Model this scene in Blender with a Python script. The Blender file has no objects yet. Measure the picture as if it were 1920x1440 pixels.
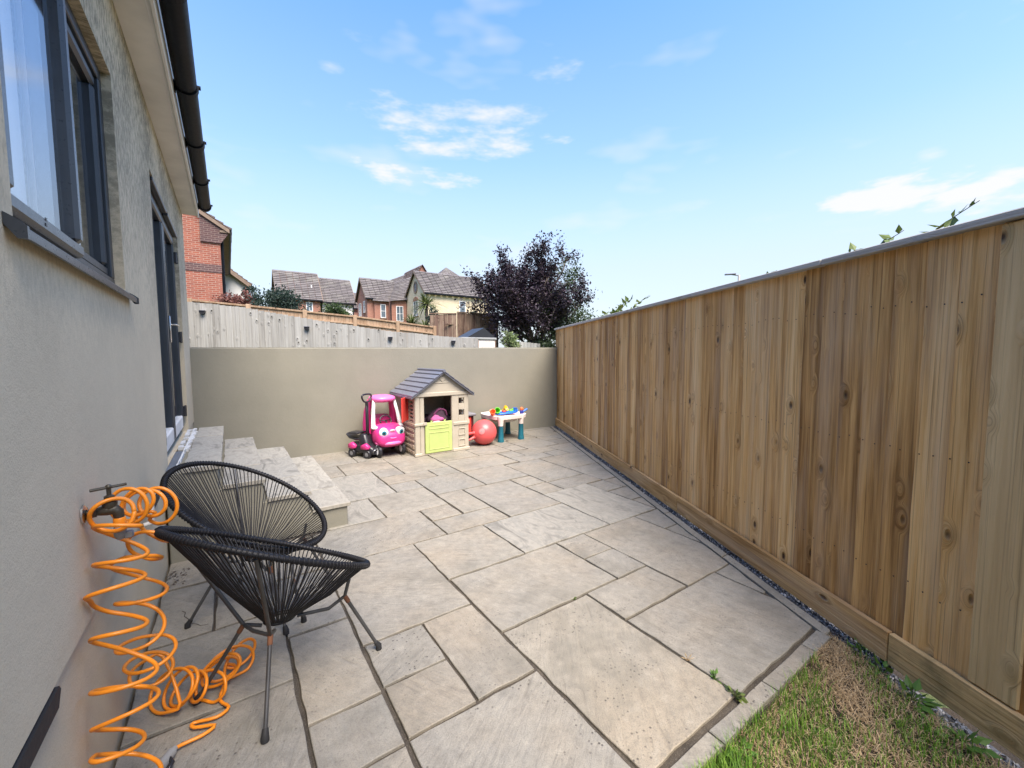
import bpy, bmesh, math, random
from mathutils import Vector, Matrix
random.seed(7)
PI = math.pi
SC = bpy.context.scene
COL = SC.collection

# ------------------------------------------------------------------ camera, sky, sun, exposure
YAW, PITCH, ROLL, CAM_H = 0.60221, 0.06991, -0.00484, 1.45
cam = bpy.data.cameras.new('camera'); camo = bpy.data.objects.new('camera', cam); COL.objects.link(camo)
cam.sensor_fit = 'HORIZONTAL'; cam.sensor_width = 36.0; cam.lens = 36.0 * 772.37 / 1920.0
cam.clip_start = 0.02; cam.clip_end = 3000
_f = Vector((math.sin(YAW) * math.cos(PITCH), math.cos(YAW) * math.cos(PITCH), -math.sin(PITCH)))
_r = Vector((math.cos(YAW), -math.sin(YAW), 0)); _u = _r.cross(_f)
_r2 = _r * math.cos(ROLL) + _u * math.sin(ROLL); _u2 = -_r * math.sin(ROLL) + _u * math.cos(ROLL)
camo.matrix_world = Matrix(((_r2.x, _u2.x, -_f.x, 0), (_r2.y, _u2.y, -_f.y, 0), (_r2.z, _u2.z, -_f.z, CAM_H), (0, 0, 0, 1)))
SC.camera = camo
SUN_AZ, SUN_EL = math.radians(184), math.radians(58)      # azimuth clockwise from +Y
world = bpy.data.worlds.new('World'); SC.world = world; world.use_nodes = True
sun = bpy.data.lights.new('sun', 'SUN'); suno = bpy.data.objects.new('sun', sun); COL.objects.link(suno)
sun.energy = 2.0; sun.angle = math.radians(38); sun.color = (1.0, 0.89, 0.76)
_sd = Vector((math.sin(SUN_AZ) * math.cos(SUN_EL), math.cos(SUN_AZ) * math.cos(SUN_EL), math.sin(SUN_EL)))
suno.rotation_euler = _sd.to_track_quat('Z', 'Y').to_euler(); suno.location = (0, -5, 12)
SC.view_settings.view_transform = 'Standard'; SC.view_settings.look = 'None'
SC.view_settings.exposure = 2.2; SC.view_settings.gamma = 1.0
SC.render.resolution_x = 1024; SC.render.resolution_y = 768
SC.render.engine = 'CYCLES'
SC.cycles.max_bounces = 6; SC.cycles.diffuse_bounces = 3; SC.cycles.glossy_bounces = 2; SC.cycles.transmission_bounces = 3; SC.cycles.transparent_max_bounces = 6
SC.cycles.caustics_reflective = False; SC.cycles.caustics_refractive = False

# ------------------------------------------------------------------ node helpers
class NT:
    def __init__(s, tree): s.t = tree
    def __call__(s, typ, ins=None, out=0, **at):
        n = s.t.nodes.new(typ)
        for k, v in at.items(): setattr(n, k, v)
        for k, v in (ins or {}).items():
            if isinstance(v, bpy.types.NodeSocket): s.t.links.new(v, n.inputs[k])
            else: n.inputs[k].default_value = v
        return n.outputs[out] if out is not None else n
    def math(s, op, a, b=0.0, c=0.0, clamp=False):
        return s('ShaderNodeMath', {0: a, 1: b, 2: c}, operation=op, use_clamp=clamp)
    def vmath(s, op, a, b=(0, 0, 0)):
        return s('ShaderNodeVectorMath', {0: a, 1: b}, operation=op)
    def noise(s, vec, scale, detail=4, rough=.55, out=0, dist=0.0):
        return s('ShaderNodeTexNoise', {'Vector': vec, 'Scale': scale, 'Detail': min(detail, 4), 'Roughness': rough, 'Distortion': dist}, out=out)
    def ramp(s, fac, stops, interp='LINEAR'):
        n = s('ShaderNodeValToRGB', {'Fac': fac}, out=None); r = n.color_ramp; r.interpolation = interp
        while len(r.elements) < len(stops): r.elements.new(0.5)
        for e, (p, c) in zip(r.elements, stops):
            e.position = p; e.color = (c, c, c, 1) if isinstance(c, (int, float)) else (*c[:3], 1)
        return n.outputs[0]
    def mix(s, fac, a, b, mode='MIX'):
        n = s('ShaderNodeMix', None, out=None, data_type='RGBA', blend_type=mode, clamp_factor=True)
        for k, v in ((0, fac), (6, a), (7, b)):
            if isinstance(v, bpy.types.NodeSocket): s.t.links.new(v, n.inputs[k])
            elif k == 0: n.inputs[k].default_value = v
            else: n.inputs[k].default_value = (*v[:3], 1)
        return n.outputs[2]
    def map(s, vec, scale=(1, 1, 1), loc=(0, 0, 0), rot=(0, 0, 0)):
        return s('ShaderNodeMapping', {'Vector': vec, 'Scale': scale, 'Location': loc, 'Rotation': rot})

MATS = {}
def new_mat(name):
    m = bpy.data.materials.new(name); m.use_nodes = True; MATS[name] = m
    t = m.node_tree; t.nodes.clear(); N = NT(t)
    out = t.nodes.new('ShaderNodeOutputMaterial')
    b = N('ShaderNodeBsdfPrincipled', out=None); t.links.new(b.outputs[0], out.inputs[0])
    return m, N, b
def setin(N, b, **kw):
    for k, v in kw.items():
        k = k.replace('_', ' ')
        if isinstance(v, bpy.types.NodeSocket): N.t.links.new(v, b.inputs[k])
        elif isinstance(v, tuple) and len(v) == 3 and k in ('Base Color', 'Specular Tint', 'Sheen Tint', 'Emission Color'): b.inputs[k].default_value = (*v, 1)
        else: b.inputs[k].default_value = v
def bump(N, h, strength=.3, dist=.01, normal=None):
    i = {'Height': h, 'Strength': strength, 'Distance': dist}
    if normal is not None: i['Normal'] = normal
    return N('ShaderNodeBump', i)
def objvec(N, k=37.0):
    """object coordinates shifted by a random amount for each object"""
    tc = N('ShaderNodeTexCoord', out=3); r = N('ShaderNodeObjectInfo', out=5)
    return N.vmath('ADD', tc, N('ShaderNodeCombineXYZ', {0: N.math('MULTIPLY', r, k), 1: N.math('MULTIPLY', r, k * 1.7), 2: N.math('MULTIPLY', r, k * .6)})), r
def plain(name, col, rough=.5, var=.12, bscale=60, bstr=.08, metal=0.0, nscale=6, spec=.5):
    """paint, plastic or metal with slight mottling, dirt and fine relief"""
    m, N, b = new_mat(name); tc = N('ShaderNodeTexCoord', out=3)
    n = N.noise(tc, nscale, 5); n2 = N.noise(tc, bscale, 3)
    d = tuple(c * (1 - var) for c in col); l = tuple(min(1, c * (1 + var * .7)) for c in col)
    c = N.mix(N.ramp(n, [(.3, 0), (.7, 1)]), d, l)
    setin(N, b, Base_Color=c, Roughness=N.math('ADD', N.math('MULTIPLY', n2, .18), rough - .09), Metallic=metal, Normal=bump(N, n2, bstr, .004), Specular_IOR_Level=spec)
    return m
def isl(N): return N('ShaderNodeNewGeometry', out='Random Per Island') if False else N('ShaderNodeNewGeometry', out=None).outputs['Random Per Island']

# ------------------------------------------------------------------ sky: Nishita with a few thin fair-weather clouds
def build_world():
    t = world.node_tree; t.nodes.clear(); N = NT(t)
    out = t.nodes.new('ShaderNodeOutputWorld')
    sky = N('ShaderNodeTexSky', out=None, sky_type='NISHITA', sun_disc=False, sun_elevation=SUN_EL, sun_rotation=SUN_AZ,
            altitude=0, air_density=1.0, dust_density=1.0, ozone_density=2.5)
    d = N('ShaderNodeTexCoord', out=0)
    sep = N('ShaderNodeSeparateXYZ', {0: d}, out=None)
    az = N.math('ARCTAN2', sep.outputs[0], sep.outputs[1]); el = N.math('ARCSINE', sep.outputs[2])
    ae = N('ShaderNodeCombineXYZ', {0: az, 1: el})
    nb = N.noise(N.map(ae, (1, 3.0, 1)), 7, 4, .6)
    nn = N.math('MULTIPLY_ADD', nb, 6.0, -3.1)
    tot = None
    for (a, e, ra, re, s) in CLOUDS:
        u = N.math('DIVIDE', N.math('SUBTRACT', az, a), ra); v = N.math('DIVIDE', N.math('SUBTRACT', el, e), re)
        q = N.math('SUBTRACT', 1.0, N.math('ADD', N.math('MULTIPLY', u, u), N.math('MULTIPLY', v, v)))
        q = N.math('MULTIPLY', N.math('ADD', q, nn), s)
        tot = q if tot is None else N.math('MAXIMUM', tot, q)
    cover = N.math('MULTIPLY', N.ramp(N.math('MULTIPLY', tot, .55), [(0, 0), (1, 1)], 'EASE'), .9)
    thin = N.noise(N.map(ae, (1, 3.0, 1), (4.1, 2.2, 0)), 3.1, 3, .6)          # scattered wisps over the whole sky
    wisps = N.math('MULTIPLY', N.ramp(thin, [(.56, 0), (.8, 1)]), .5)
    cl = N.math('MAXIMUM', cover, wisps)
    hsv = N('ShaderNodeHueSaturation', {'Hue': .503, 'Saturation': SKY_SAT, 'Value': 1.0, 'Color': sky.outputs[0]})
    haze = N.math('MULTIPLY', N.ramp(N.math('MULTIPLY', el, 1.0), [(0, 1), (.2, .84), (.42, .36), (.75, .05), (1, 0)]), .96)   # pale summer haze, thickest at the horizon all round
    hsv = N.mix(haze, hsv, HAZE)
    col = N.mix(cl, hsv, (CLOUD_V, CLOUD_V * .99, CLOUD_V * 1.0))
    bg = N('ShaderNodeBackground', {'Color': col, 'Strength': .1})
    t.links.new(bg, out.inputs[0])
world.cycles.sampling_method = 'MANUAL'; world.cycles.sample_map_resolution = 512
SKY_SAT = 1.28; CLOUD_V = 2.2; HAZE = (1.75, 1.9, 2.06)
def pixdir(): pass
CLOUDS = [(0.3736, 0.5015, 0.1635, 0.028, 0.95), (0.568, 0.509, 0.1361, 0.0267, 0.8), (0.4932, 0.4605, 0.2173, 0.0393, 1.1), (0.3767, 0.3925, 0.1591, 0.0279, 1.25), (1.332, 0.2798, 0.1069, 0.0336, 1.9), (1.4504, 0.2413, 0.0707, 0.0382, 1.7), (0.6893, 0.5722, 0.0788, 0.0212, 0.7), (0.3105, 0.6064, 0.0805, 0.012, 0.55), (1.3813, 0.3165, 0.0199, 0.0141, 0.6), (0.214, 0.5511, 0.0277, 0.0126, 0.5), (1.1575, 0.2699, 0.0529, 0.0136, 0.4), (0.9599, 0.3126, 0.0751, 0.0145, 0.35)]
build_world()

# ------------------------------------------------------------------ mesh helpers
class MB:
    """collects shapes into one mesh"""
    def __init__(s): s.v = []; s.f = []; s.mi = []; s.cur = 0
    def add(s, vs, fs):
        b = len(s.v); s.v += [tuple(v) for v in vs]; s.f += [tuple(b + i for i in f) for f in fs]; s.mi += [s.cur] * len(fs); return s
    def box(s, x0, x1, y0, y1, z0, z1, M=None):
        vs = [(x, y, z) for z in (z0, z1) for y in (y0, y1) for x in (x0, x1)]
        if M is not None: vs = [M @ Vector(v) for v in vs]
        return s.add(vs, [(0, 2, 3, 1), (4, 5, 7, 6), (0, 1, 5, 4), (2, 6, 7, 3), (0, 4, 6, 2), (1, 3, 7, 5)])
    def bbox(s, x0, x1, y0, y1, z0, z1, b=.005, M=None):
        """box with chamfered edges"""
        bm = bmesh.new(); bmesh.ops.create_cube(bm, size=1)
        for v in bm.verts: v.co = Vector(((x0 + x1) / 2 + v.co.x * (x1 - x0), (y0 + y1) / 2 + v.co.y * (y1 - y0), (z0 + z1) / 2 + v.co.z * (z1 - z0)))
        b = min(b, (x1 - x0) * .45, (y1 - y0) * .45, (z1 - z0) * .45)
        bmesh.ops.bevel(bm, geom=list(bm.edges), offset=b, segments=1, affect='EDGES', profile=.5)
        vs = [(M @ v.co if M is not None else v.co.copy()) for v in bm.verts]; bm.verts.index_update()
        fs = [tuple(v.index for v in f.verts) for f in bm.faces]; bm.free()
        return s.add(vs, fs)
    def prism(s, poly, axis, a, b):
        """extrude a polygon given in the two other axes"""
        n = len(poly)
        def P(p, t): return {'x': (t, p[0], p[1]), 'y': (p[0], t, p[1]), 'z': (p[0], p[1], t)}[axis]
        return s.add([P(p, a) for p in poly] + [P(p, b) for p in poly], [tuple(range(n))[::-1], tuple(range(n, 2 * n))] + [(i, (i + 1) % n, n + (i + 1) % n, n + i) for i in range(n)])
    def tube(s, pts, r, n=8, closed=False, caps=True, sx=1.0):
        pts = [Vector(p) for p in pts]; m = len(pts); rs = r if isinstance(r, (list, tuple)) else [r] * m
        t0 = (pts[1] - pts[0]).normalized(); up = Vector((0, 0, 1)) if abs(t0.z) < .9 else Vector((1, 0, 0))
        nrm = t0.cross(up).normalized(); vs = []
        for i, p in enumerate(pts):
            if closed: t = (pts[(i + 1) % m] - pts[i - 1]).normalized()
            else: t = (pts[min(i + 1, m - 1)] - pts[max(i - 1, 0)]).normalized()
            nrm = (nrm - t * nrm.dot(t)).normalized(); bn = t.cross(nrm)
            for k in range(n):
                a = 2 * PI * k / n; vs.append(p + (nrm * math.cos(a) * sx + bn * math.sin(a)) * rs[i])
        fs = []
        for i in range(m if closed else m - 1):
            j = (i + 1) % m
            for k in range(n): fs.append((i * n + k, i * n + (k + 1) % n, j * n + (k + 1) % n, j * n + k))
        if caps and not closed: fs += [tuple(range(n))[::-1], tuple((m - 1) * n + k for k in range(n))]
        return s.add(vs, fs)
    def lathe(s, prof, n=20, M=None, cap=True):
        vs = []; m = len(prof)
        for (r, z) in prof:
            for k in range(n):
                a = 2 * PI * k / n; v = Vector((r * math.cos(a), r * math.sin(a), z)); vs.append(M @ v if M is not None else v)
        fs = [(i * n + k, i * n + (k + 1) % n, (i + 1) * n + (k + 1) % n, (i + 1) * n + k) for i in range(m - 1) for k in range(n)]
        if cap: fs += [tuple(range(n))[::-1], tuple((m - 1) * n + k for k in range(n))]
        return s.add(vs, fs)
    def ell(s, c, r, n=16, m=10, M=None, e=1.0):
        """ellipsoid; e<1 gives a boxier shape"""
        vs = []; fs = []
        def sg(x): return math.copysign(abs(x) ** e, x)
        for i in range(m + 1):
            ph = -PI / 2 + PI * i / m
            for k in range(n):
                a = 2 * PI * k / n
                v = Vector((c[0] + r[0] * sg(math.cos(ph)) * sg(math.cos(a)), c[1] + r[1] * sg(math.cos(ph)) * sg(math.sin(a)), c[2] + r[2] * sg(math.sin(ph))))
                vs.append(M @ v if M is not None else v)
        for i in range(m):
            for k in range(n): fs.append((i * n + k, i * n + (k + 1) % n, (i + 1) * n + (k + 1) % n, (i + 1) * n + k))
        return s.add(vs, fs)
    def loft(s, secs, n=20, axis='y', M=None):
        """rounded cross sections (pos, c1, c2, half1, half2, exponent) along an axis"""
        vs = []; m = len(secs)
        def sg(x, e): return math.copysign(abs(x) ** e, x)
        for (p, c1, c2, h1, h2, e) in secs:
            for k in range(n):
                a = 2 * PI * k / n; u = c1 + h1 * sg(math.cos(a), e); w = c2 + h2 * sg(math.sin(a), e)
                v = Vector({'y': (u, p, w), 'x': (p, u, w), 'z': (u, w, p)}[axis]); vs.append(M @ v if M is not None else v)
        fs = [(i * n + k, i * n + (k + 1) % n, (i + 1) * n + (k + 1) % n, (i + 1) * n + k) for i in range(m - 1) for k in range(n)]
        fs += [tuple(range(n))[::-1], tuple((m - 1) * n + k for k in range(n))]
        return s.add(vs, fs)
    def mesh(s, name, off=None):
        me = bpy.data.meshes.new(name)
        vs = [(v[0] - off[0], v[1] - off[1], v[2] - off[2]) for v in s.v] if off is not None else s.v
        me.from_pydata(vs, [], s.f); return me

ORIG = {}
def link(o, parent=None):
    COL.objects.link(o)
    if parent is not None: o.parent = parent
    return o
def obj(name, mb, mat, parent=None, smooth=False, normals=True, local=False):
    """one mesh object; shapes are given in world metres unless local"""
    off = None
    if parent is not None and not local: off = ORIG.get(parent.name)
    me = mb.mesh(name, off)
    mats = mat if isinstance(mat, (list, tuple)) else [mat]
    for m in mats: me.materials.append(MATS[m])
    if len(mats) > 1: me.polygons.foreach_set('material_index', mb.mi)
    if normals:
        bm = bmesh.new(); bm.from_mesh(me); bmesh.ops.recalc_face_normals(bm, faces=bm.faces); bm.to_mesh(me); bm.free()
    if smooth:
        me.polygons.foreach_set('use_smooth', [True] * len(me.polygons))
        if smooth is not True: me.set_sharp_from_angle(angle=math.radians(smooth))
    o = bpy.data.objects.new(name, me); link(o, parent)
    if off is not None: ORIG[o.name] = off
    return o
def tag(o, label=None, cat=None, group=None, kind=None):
    if label: o['label'] = label
    if cat: o['category'] = cat
    if group: o['group'] = group
    if kind: o['kind'] = kind
    return o
def thing(name, label, cat, loc=(0, 0, 0), rz=0.0, group=None):
    o = bpy.data.objects.new(name, None); COL.objects.link(o); o.empty_display_size = .1
    o.location = loc; o.rotation_euler = (0, 0, rz); ORIG[o.name] = tuple(loc) if rz == 0 else (0, 0, 0)
    return tag(o, label, cat, group)
def dup(root, loc, rz, label=None):
    r = root.copy(); COL.objects.link(r); r.location = loc; r.rotation_euler = (0, 0, rz)
    if label: r['label'] = label
    for ch in list(root.children):
        c = ch.copy(); COL.objects.link(c); c.parent = r
        for g in list(ch.children):
            d = g.copy(); COL.objects.link(d); d.parent = c
    return r
def T(x=0, y=0, z=0, rx=0, ry=0, rz=0):
    return Matrix.Translation((x, y, z)) @ Matrix.Rotation(rz, 4, 'Z') @ Matrix.Rotation(ry, 4, 'Y') @ Matrix.Rotation(rx, 4, 'X')
def catmull(P, k=8):
    P = [Vector(p) for p in P]; Q = [2 * P[0] - P[1]] + P + [2 * P[-1] - P[-2]]; o = []
    for i in range(1, len(Q) - 2):
        a, b, c, d = Q[i - 1:i + 3]
        for j in range(k):
            t = j / k; o.append(.5 * ((2 * b) + (c - a) * t + (2 * a - 5 * b + 4 * c - d) * t * t + (3 * b - a - 3 * c + d) * t ** 3))
    return o + [P[-1]]

# ------------------------------------------------------------------ materials
def mat_slab():
    m, N, b = new_mat('sandstone'); v, r = objvec(N)
    r2 = N.math('FRACT', N.math('MULTIPLY', r, 13.7)); r3 = N.math('FRACT', N.math('MULTIPLY', r, 57.3))
    base = N.ramp(r2, [(0, (0.207, 0.199, 0.180)), (.2, (0.257, 0.237, 0.200)), (.4, (0.227, 0.221, 0.203)), (.6, (0.286, 0.258, 0.209)), (.8, (0.211, 0.204, 0.184)), (1, (0.268, 0.252, 0.218))])
    big = N.noise(v, 3.2, 6, .6); big2 = N.noise(N.map(v, (1, 1, 1), (3, 9, 1)), 1.6, 4)
    c = N.mix(N.ramp(big, [(.3, 0), (.72, 1)]), N.mix(.35, base, (0.196, 0.189, 0.161)), N.mix(.25, base, (0.336, 0.301, 0.231)))
    c = N.mix(N.math('MULTIPLY', N.ramp(big2, [(.45, 0), (.7, 1)]), .45), c, (0.308, 0.245, 0.164))
    # riven layers
    ang = N.math('MULTIPLY', r3, 3.1)
    vr = N('ShaderNodeVectorRotate', {'Vector': v, 'Angle': ang}, rotation_type='Z_AXIS')
    ly = N.noise(N.map(vr, (2.2, 13, 1)), 2.4, 6, .6, dist=.6)
    lyr = N.ramp(ly, [(.36, 0), (.5, .55), (.56, .62), (.72, 1)])
    c = N.mix(N.math('MULTIPLY', lyr, .24), c, (0.350, 0.322, 0.259))
    dk = N.ramp(ly, [(.28, 1), (.4, 0)]); c = N.mix(N.math('MULTIPLY', dk, .34), c, (0.140, 0.126, 0.101))
    mot = N.noise(v, 17, 5, .7); c = N.mix(N.math('MULTIPLY', N.ramp(mot, [(.32, 1), (.5, 0)]), .38), c, (.13, .12, .1)); c = N.mix(N.math('MULTIPLY', N.ramp(mot, [(.54, 0), (.7, 1)]), .3), c, (.42, .39, .32))
    # dark pits
    vo = N('ShaderNodeTexVoronoi', {'Vector': v, 'Scale': 44.0, 'Randomness': 1.0}, out=None)
    pit = N.ramp(vo.outputs['Distance'], [(.12, 1), (.25, 0)])
    pm = N.ramp(N.noise(v, 5.0, 4, .6), [(.43, 0), (.6, 1)])
    pit = N.math('MULTIPLY', N.math('MULTIPLY', pit, pm), N.ramp(r3, [(.15, 0.15), (.8, .9)]))
    c = N.mix(pit, c, (0.042, 0.038, 0.035))
    fine = N.noise(v, 190, 3, .7)
    c = N.mix(N.math('MULTIPLY', N.ramp(fine, [(.34, 1), (.54, 0)]), .45), c, (0.119, 0.108, 0.091))
    stain = N.ramp(N.noise(N.map(v, (1, 1, 1), (7, 2, 5)), 2.4, 7, .65), [(.5, 0), (.72, 1)])
    c = N.mix(N.math('MULTIPLY', stain, .6), c, (0.140, 0.130, 0.105))
    h = N.math('ADD', N.math('MULTIPLY', ly, 1.0), N.math('ADD', N.math('MULTIPLY', fine, .12), N.math('MULTIPLY', pit, -.25)))
    setin(N, b, Base_Color=c, Roughness=N.math('ADD', N.math('MULTIPLY', big, .25), .58), Normal=bump(N, h, .55, .014), Specular_IOR_Level=.35)
mat_slab()
def mat_marble(name='marbled_sandstone', k=1.0):
    m, N, b = new_mat(name); v, r = objvec(N)
    w = N.noise(N.map(v, (3.2, 1.2, 1), (0, 0, 0), (0, 0, .5)), 2.3, 8, .66, dist=1.2)
    c = N.ramp(w, [(.3, (.13, .126, .11)), (.41, (.215, .208, .184)), (.5, (.3, .285, .245)), (.58, (.225, .22, .195)), (.66, (.29, .278, .24)), (.78, (.36, .335, .28))]); mo = N.noise(v, 15, 5, .7); c = N.mix(N.math('MULTIPLY', N.ramp(mo, [(.33, 1), (.5, 0)]), .35), c, (.12, .115, .1))
    r2 = N.math('FRACT', N.math('MULTIPLY', r, 31.7)); c = N.mix(N.math('MULTIPLY_ADD', r2, .3, .02), c, (0.246, 0.214, 0.159))
    r4 = N.math('MULTIPLY_ADD', N.math('FRACT', N.math('MULTIPLY', r, 77.7)), .3, .86 * k); c = N.vmath('MULTIPLY', c, N('ShaderNodeCombineXYZ', {0: r4, 1: r4, 2: r4})); fine = N.noise(v, 150, 3, .7); c = N.mix(N.math('MULTIPLY', N.ramp(fine, [(.3, 1), (.5, 0)]), .2), c, (0.117, 0.107, 0.090))
    setin(N, b, Base_Color=c, Roughness=.62, Normal=bump(N, N.math('ADD', w, N.math('MULTIPLY', fine, .15)), .3, .01), Specular_IOR_Level=.35)
mat_marble()
mat_marble('tread_stone', 1.3)
def mat_mortar():
    m, N, b = new_mat('joint_mortar'); tc = N('ShaderNodeTexCoord', out=3)
    n = N.noise(tc, 9, 6, .6); f = N.noise(tc, 160, 4, .7)
    c = N.ramp(n, [(.3, (.035, .029, .022)), (.55, (.07, .057, .042)), (.75, (.12, .1, .075))])
    c = N.mix(N.ramp(f, [(.52, 0), (.72, .6)]), c, (.22, .19, .15))
    setin(N, b, Base_Color=c, Roughness=.95, Normal=bump(N, f, .8, .01))
mat_mortar()
def mat_render(name, col, streak):
    m, N, b = new_mat(name); tc = N('ShaderNodeTexCoord', out=3)
    n = N.noise(tc, 2.0, 6, .6); f = N.noise(tc, 210, 3, .65); mid = N.noise(tc, 24, 5, .65)
    c = N.mix(N.ramp(n, [(.3, 0), (.7, 1)]), tuple(x * .93 for x in col), tuple(x * 1.05 for x in col))
    c = N.mix(N.math('MULTIPLY', N.ramp(f, [(.34, 1), (.5, 0)]), .22), c, tuple(x * .55 for x in col))
    if streak:
        z = N('ShaderNodeSeparateXYZ', {0: tc}, out=2)
        s = N.noise(N.map(tc, (1, 3.2, 1.25)), 13.0, 8, .75); s2 = N.noise(tc, 1.4, 4)
        k = N.ramp(N.math('ADD', s, N.math('MULTIPLY', N.math('SUBTRACT', s2, .5), .5)), [(.42, 0), (.58, 1)])
        band = N.ramp(N.math('DIVIDE', z, 3.3), [(.42, 0), (.62, .55), (.95, 1)])   # algae under the eaves, where the render stays damp
        c = N.mix(N.math('MULTIPLY', N.math('MULTIPLY', k, band), .8), c, (.13, .125, .095))
    setin(N, b, Base_Color=c, Roughness=.9, Specular_IOR_Level=.25, Normal=bump(N, N.math('ADD', N.math('MULTIPLY', f, .6), mid), .35, .006))
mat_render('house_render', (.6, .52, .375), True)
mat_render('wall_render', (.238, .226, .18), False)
def mat_wood(name, stops, gstr=1.0, grey=0.0, knot=(.055, .03, .016), green=False, kf=.37, ks=(9.5, 2.0, 4.6), kr=.135, ws=.42):
    m, N, b = new_mat(name); v, r = objvec(N, 23.0)
    tc = N('ShaderNodeTexCoord', out=3); r2 = N.math('FRACT', N.math('MULTIPLY', r, 17.3)); r3 = N.math('FRACT', N.math('MULTIPLY', r, 91.1))
    # knots: cells stretched along the grain
    kv = N.vmath('ADD', N.map(v, ks), (0, 0, 0))
    vo = N('ShaderNodeTexVoronoi', {'Vector': kv, 'Scale': 1.0, 'Randomness': .95}, out=None)
    kd = vo.outputs['Distance']
    sel = N.ramp(N('ShaderNodeSeparateColor', {0: vo.outputs['Color']}), [(kf, 0), (kf + .01, 1)], 'CONSTANT')
    near = N.math('MULTIPLY', N.ramp(kd, [(.0, 1), (.38, 0)], 'EASE'), sel)
    core = N.math('MULTIPLY', N.ramp(kd, [(kr * .45, 1), (kr, 0)]), sel)
    gv = N.map(v, (34, 6, 1.1)); gv = N.vmath('ADD', gv, N('ShaderNodeCombineXYZ', {0: N.math('MULTIPLY', near, 3.0), 1: 0.0, 2: N.math('MULTIPLY', near, .6)}))
    g = N.noise(gv, 1.0, 7, .62, dist=.35); g2 = N.noise(N.map(gv, (3.5, 1, .6)), 1.6, 4, .6)
    w = N.noise(N.map(v, (5, 2, .8)), 1.5, 5)
    t = N.math('ADD', N.math('MULTIPLY', g, .62), N.math('ADD', N.math('MULTIPLY', w, .3), N.math('MULTIPLY', N.math('SUBTRACT', r2, .42), .26)))
    c = N.ramp(t, stops)
    c = N.mix(N.math('MULTIPLY', N.ramp(g2, [(.3, 1), (.48, 0)]), min(1, .6 * gstr)), c, tuple(x * .36 for x in stops[1][1]))
    c = N.mix(N.math('MULTIPLY', near, .45), c, tuple(x * .55 for x in stops[1][1]))
    c = N.mix(core, c, knot)
    wx = N.ramp(N.noise(N.map(v, (7, 3, .7)), 1.2, 6, .65), [(.44, 0), (.7, 1)])
    c = N.mix(N.math('MULTIPLY', wx, ws + grey), c, (.5, .385, .27) if not grey else (.34, .33, .3))
    if green:
        al = N.noise(N.map(tc, (1, 1, 1)), 4, 7, .65); gy = N('ShaderNodeSeparateXYZ', {0: tc}, out=0)
        c = N.mix(N.math('MULTIPLY', N.ramp(al, [(.48, 0), (.66, 1)]), .6), c, (.085, .09, .045))
    h = N.math('ADD', N.math('MULTIPLY', g, .6), N.math('SUBTRACT', N.math('MULTIPLY', near, .9), N.math('MULTIPLY', core, 1.2)))
    setin(N, b, Base_Color=c, Roughness=.82, Specular_IOR_Level=.25, Normal=bump(N, h, 1.0, .012))
mat_wood('fence_timber', [(.28, (.22, .108, .034)), (.41, (.47, .262, .092)), (.53, (.66, .395, .152)), (.70, (.8, .55, .27))], gstr=1.25)
mat_wood('gravel_board_timber', [(.26, (.26, .14, .05)), (.4, (.5, .3, .12)), (.53, (.66, .43, .19)), (.72, (.8, .58, .32))])
mat_wood('damp_timber', [(.22, (0.245, 0.160, 0.070)), (.42, (0.415, 0.273, 0.125)), (.58, (0.566, 0.382, 0.180)), (.8, (0.754, 0.528, 0.265))], green=True, ws=.12)
mat_wood('post_timber', [(.25, (.3, .195, .085)), (.45, (.5, .345, .165)), (.6, (.6, .43, .22)), (.8, (.72, .54, .29))], kf=.5, ws=.06)
mat_wood('silver_timber', [(.2, (0.191, 0.182, 0.166)), (.45, (0.323, 0.315, 0.290)), (.6, (0.381, 0.373, 0.347)), (.8, (0.455, 0.447, 0.414))], grey=.1, knot=(.03, .027, .022), kf=.42, ks=(11, 2, 6.5), kr=.16, gstr=1.3)
mat_wood('cap_timber', [(.2, (.26, .245, .22)), (.45, (.4, .385, .35)), (.6, (.48, .46, .43)), (.8, (.56, .55, .51))], grey=.25)
mat_wood('tan_timber', [(.2, (.2, .125, .075)), (.45, (.32, .21, .13)), (.6, (.38, .255, .165)), (.8, (.46, .33, .22))])
mat_wood('brown_timber', [(.2, (.07, .04, .03)), (.45, (.13, .08, .06)), (.6, (.18, .115, .085)), (.8, (.27, .19, .14))])
plain('anthracite', (.028, .034, .042), .38, .2, 90, .05)
plain('anthracite_light', (.05, .055, .062), .3, .2, 90, .05)
plain('white_trim', (.74, .73, .7), .5, .1, 40, .06)
plain('soffit_board', (.72, .70, .65), .6, .16, 40, .06, nscale=3)
plain('gutter_plastic', (.007, .009, .013), .5, .3, 50, .05, spec=.1)
plain('black_cord', (.010, .010, .012), .5, .3, 300, .2, spec=.3)
plain('dark_steel', (.09, .09, .09), .45, .3, 80, .1, metal=.55)
plain('rust', (.16, .065, .03), .8, .4, 90, .3)
plain('rubber', (.018, .018, .019), .7, .3, 70, .1)
plain('old_brass', (.085, .075, .055), .5, .4, 120, .25, metal=.6)
plain('chrome', (.6, .6, .6), .25, .1, 60, .04, metal=1.0)
plain('hose_orange', (.85, .27, .015), .38, .12, 160, .06)
plain('connector_grey', (.26, .26, .25), .5, .15)
plain('slate_chip', (.05, .053, .062), .6, .6, 60, .2, nscale=30)
plain('grey_threshold', (.14, .15, .165), .5, .2)
plain('white_mortar', (.62, .62, .6), .9, .15, 60, .5)
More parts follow.
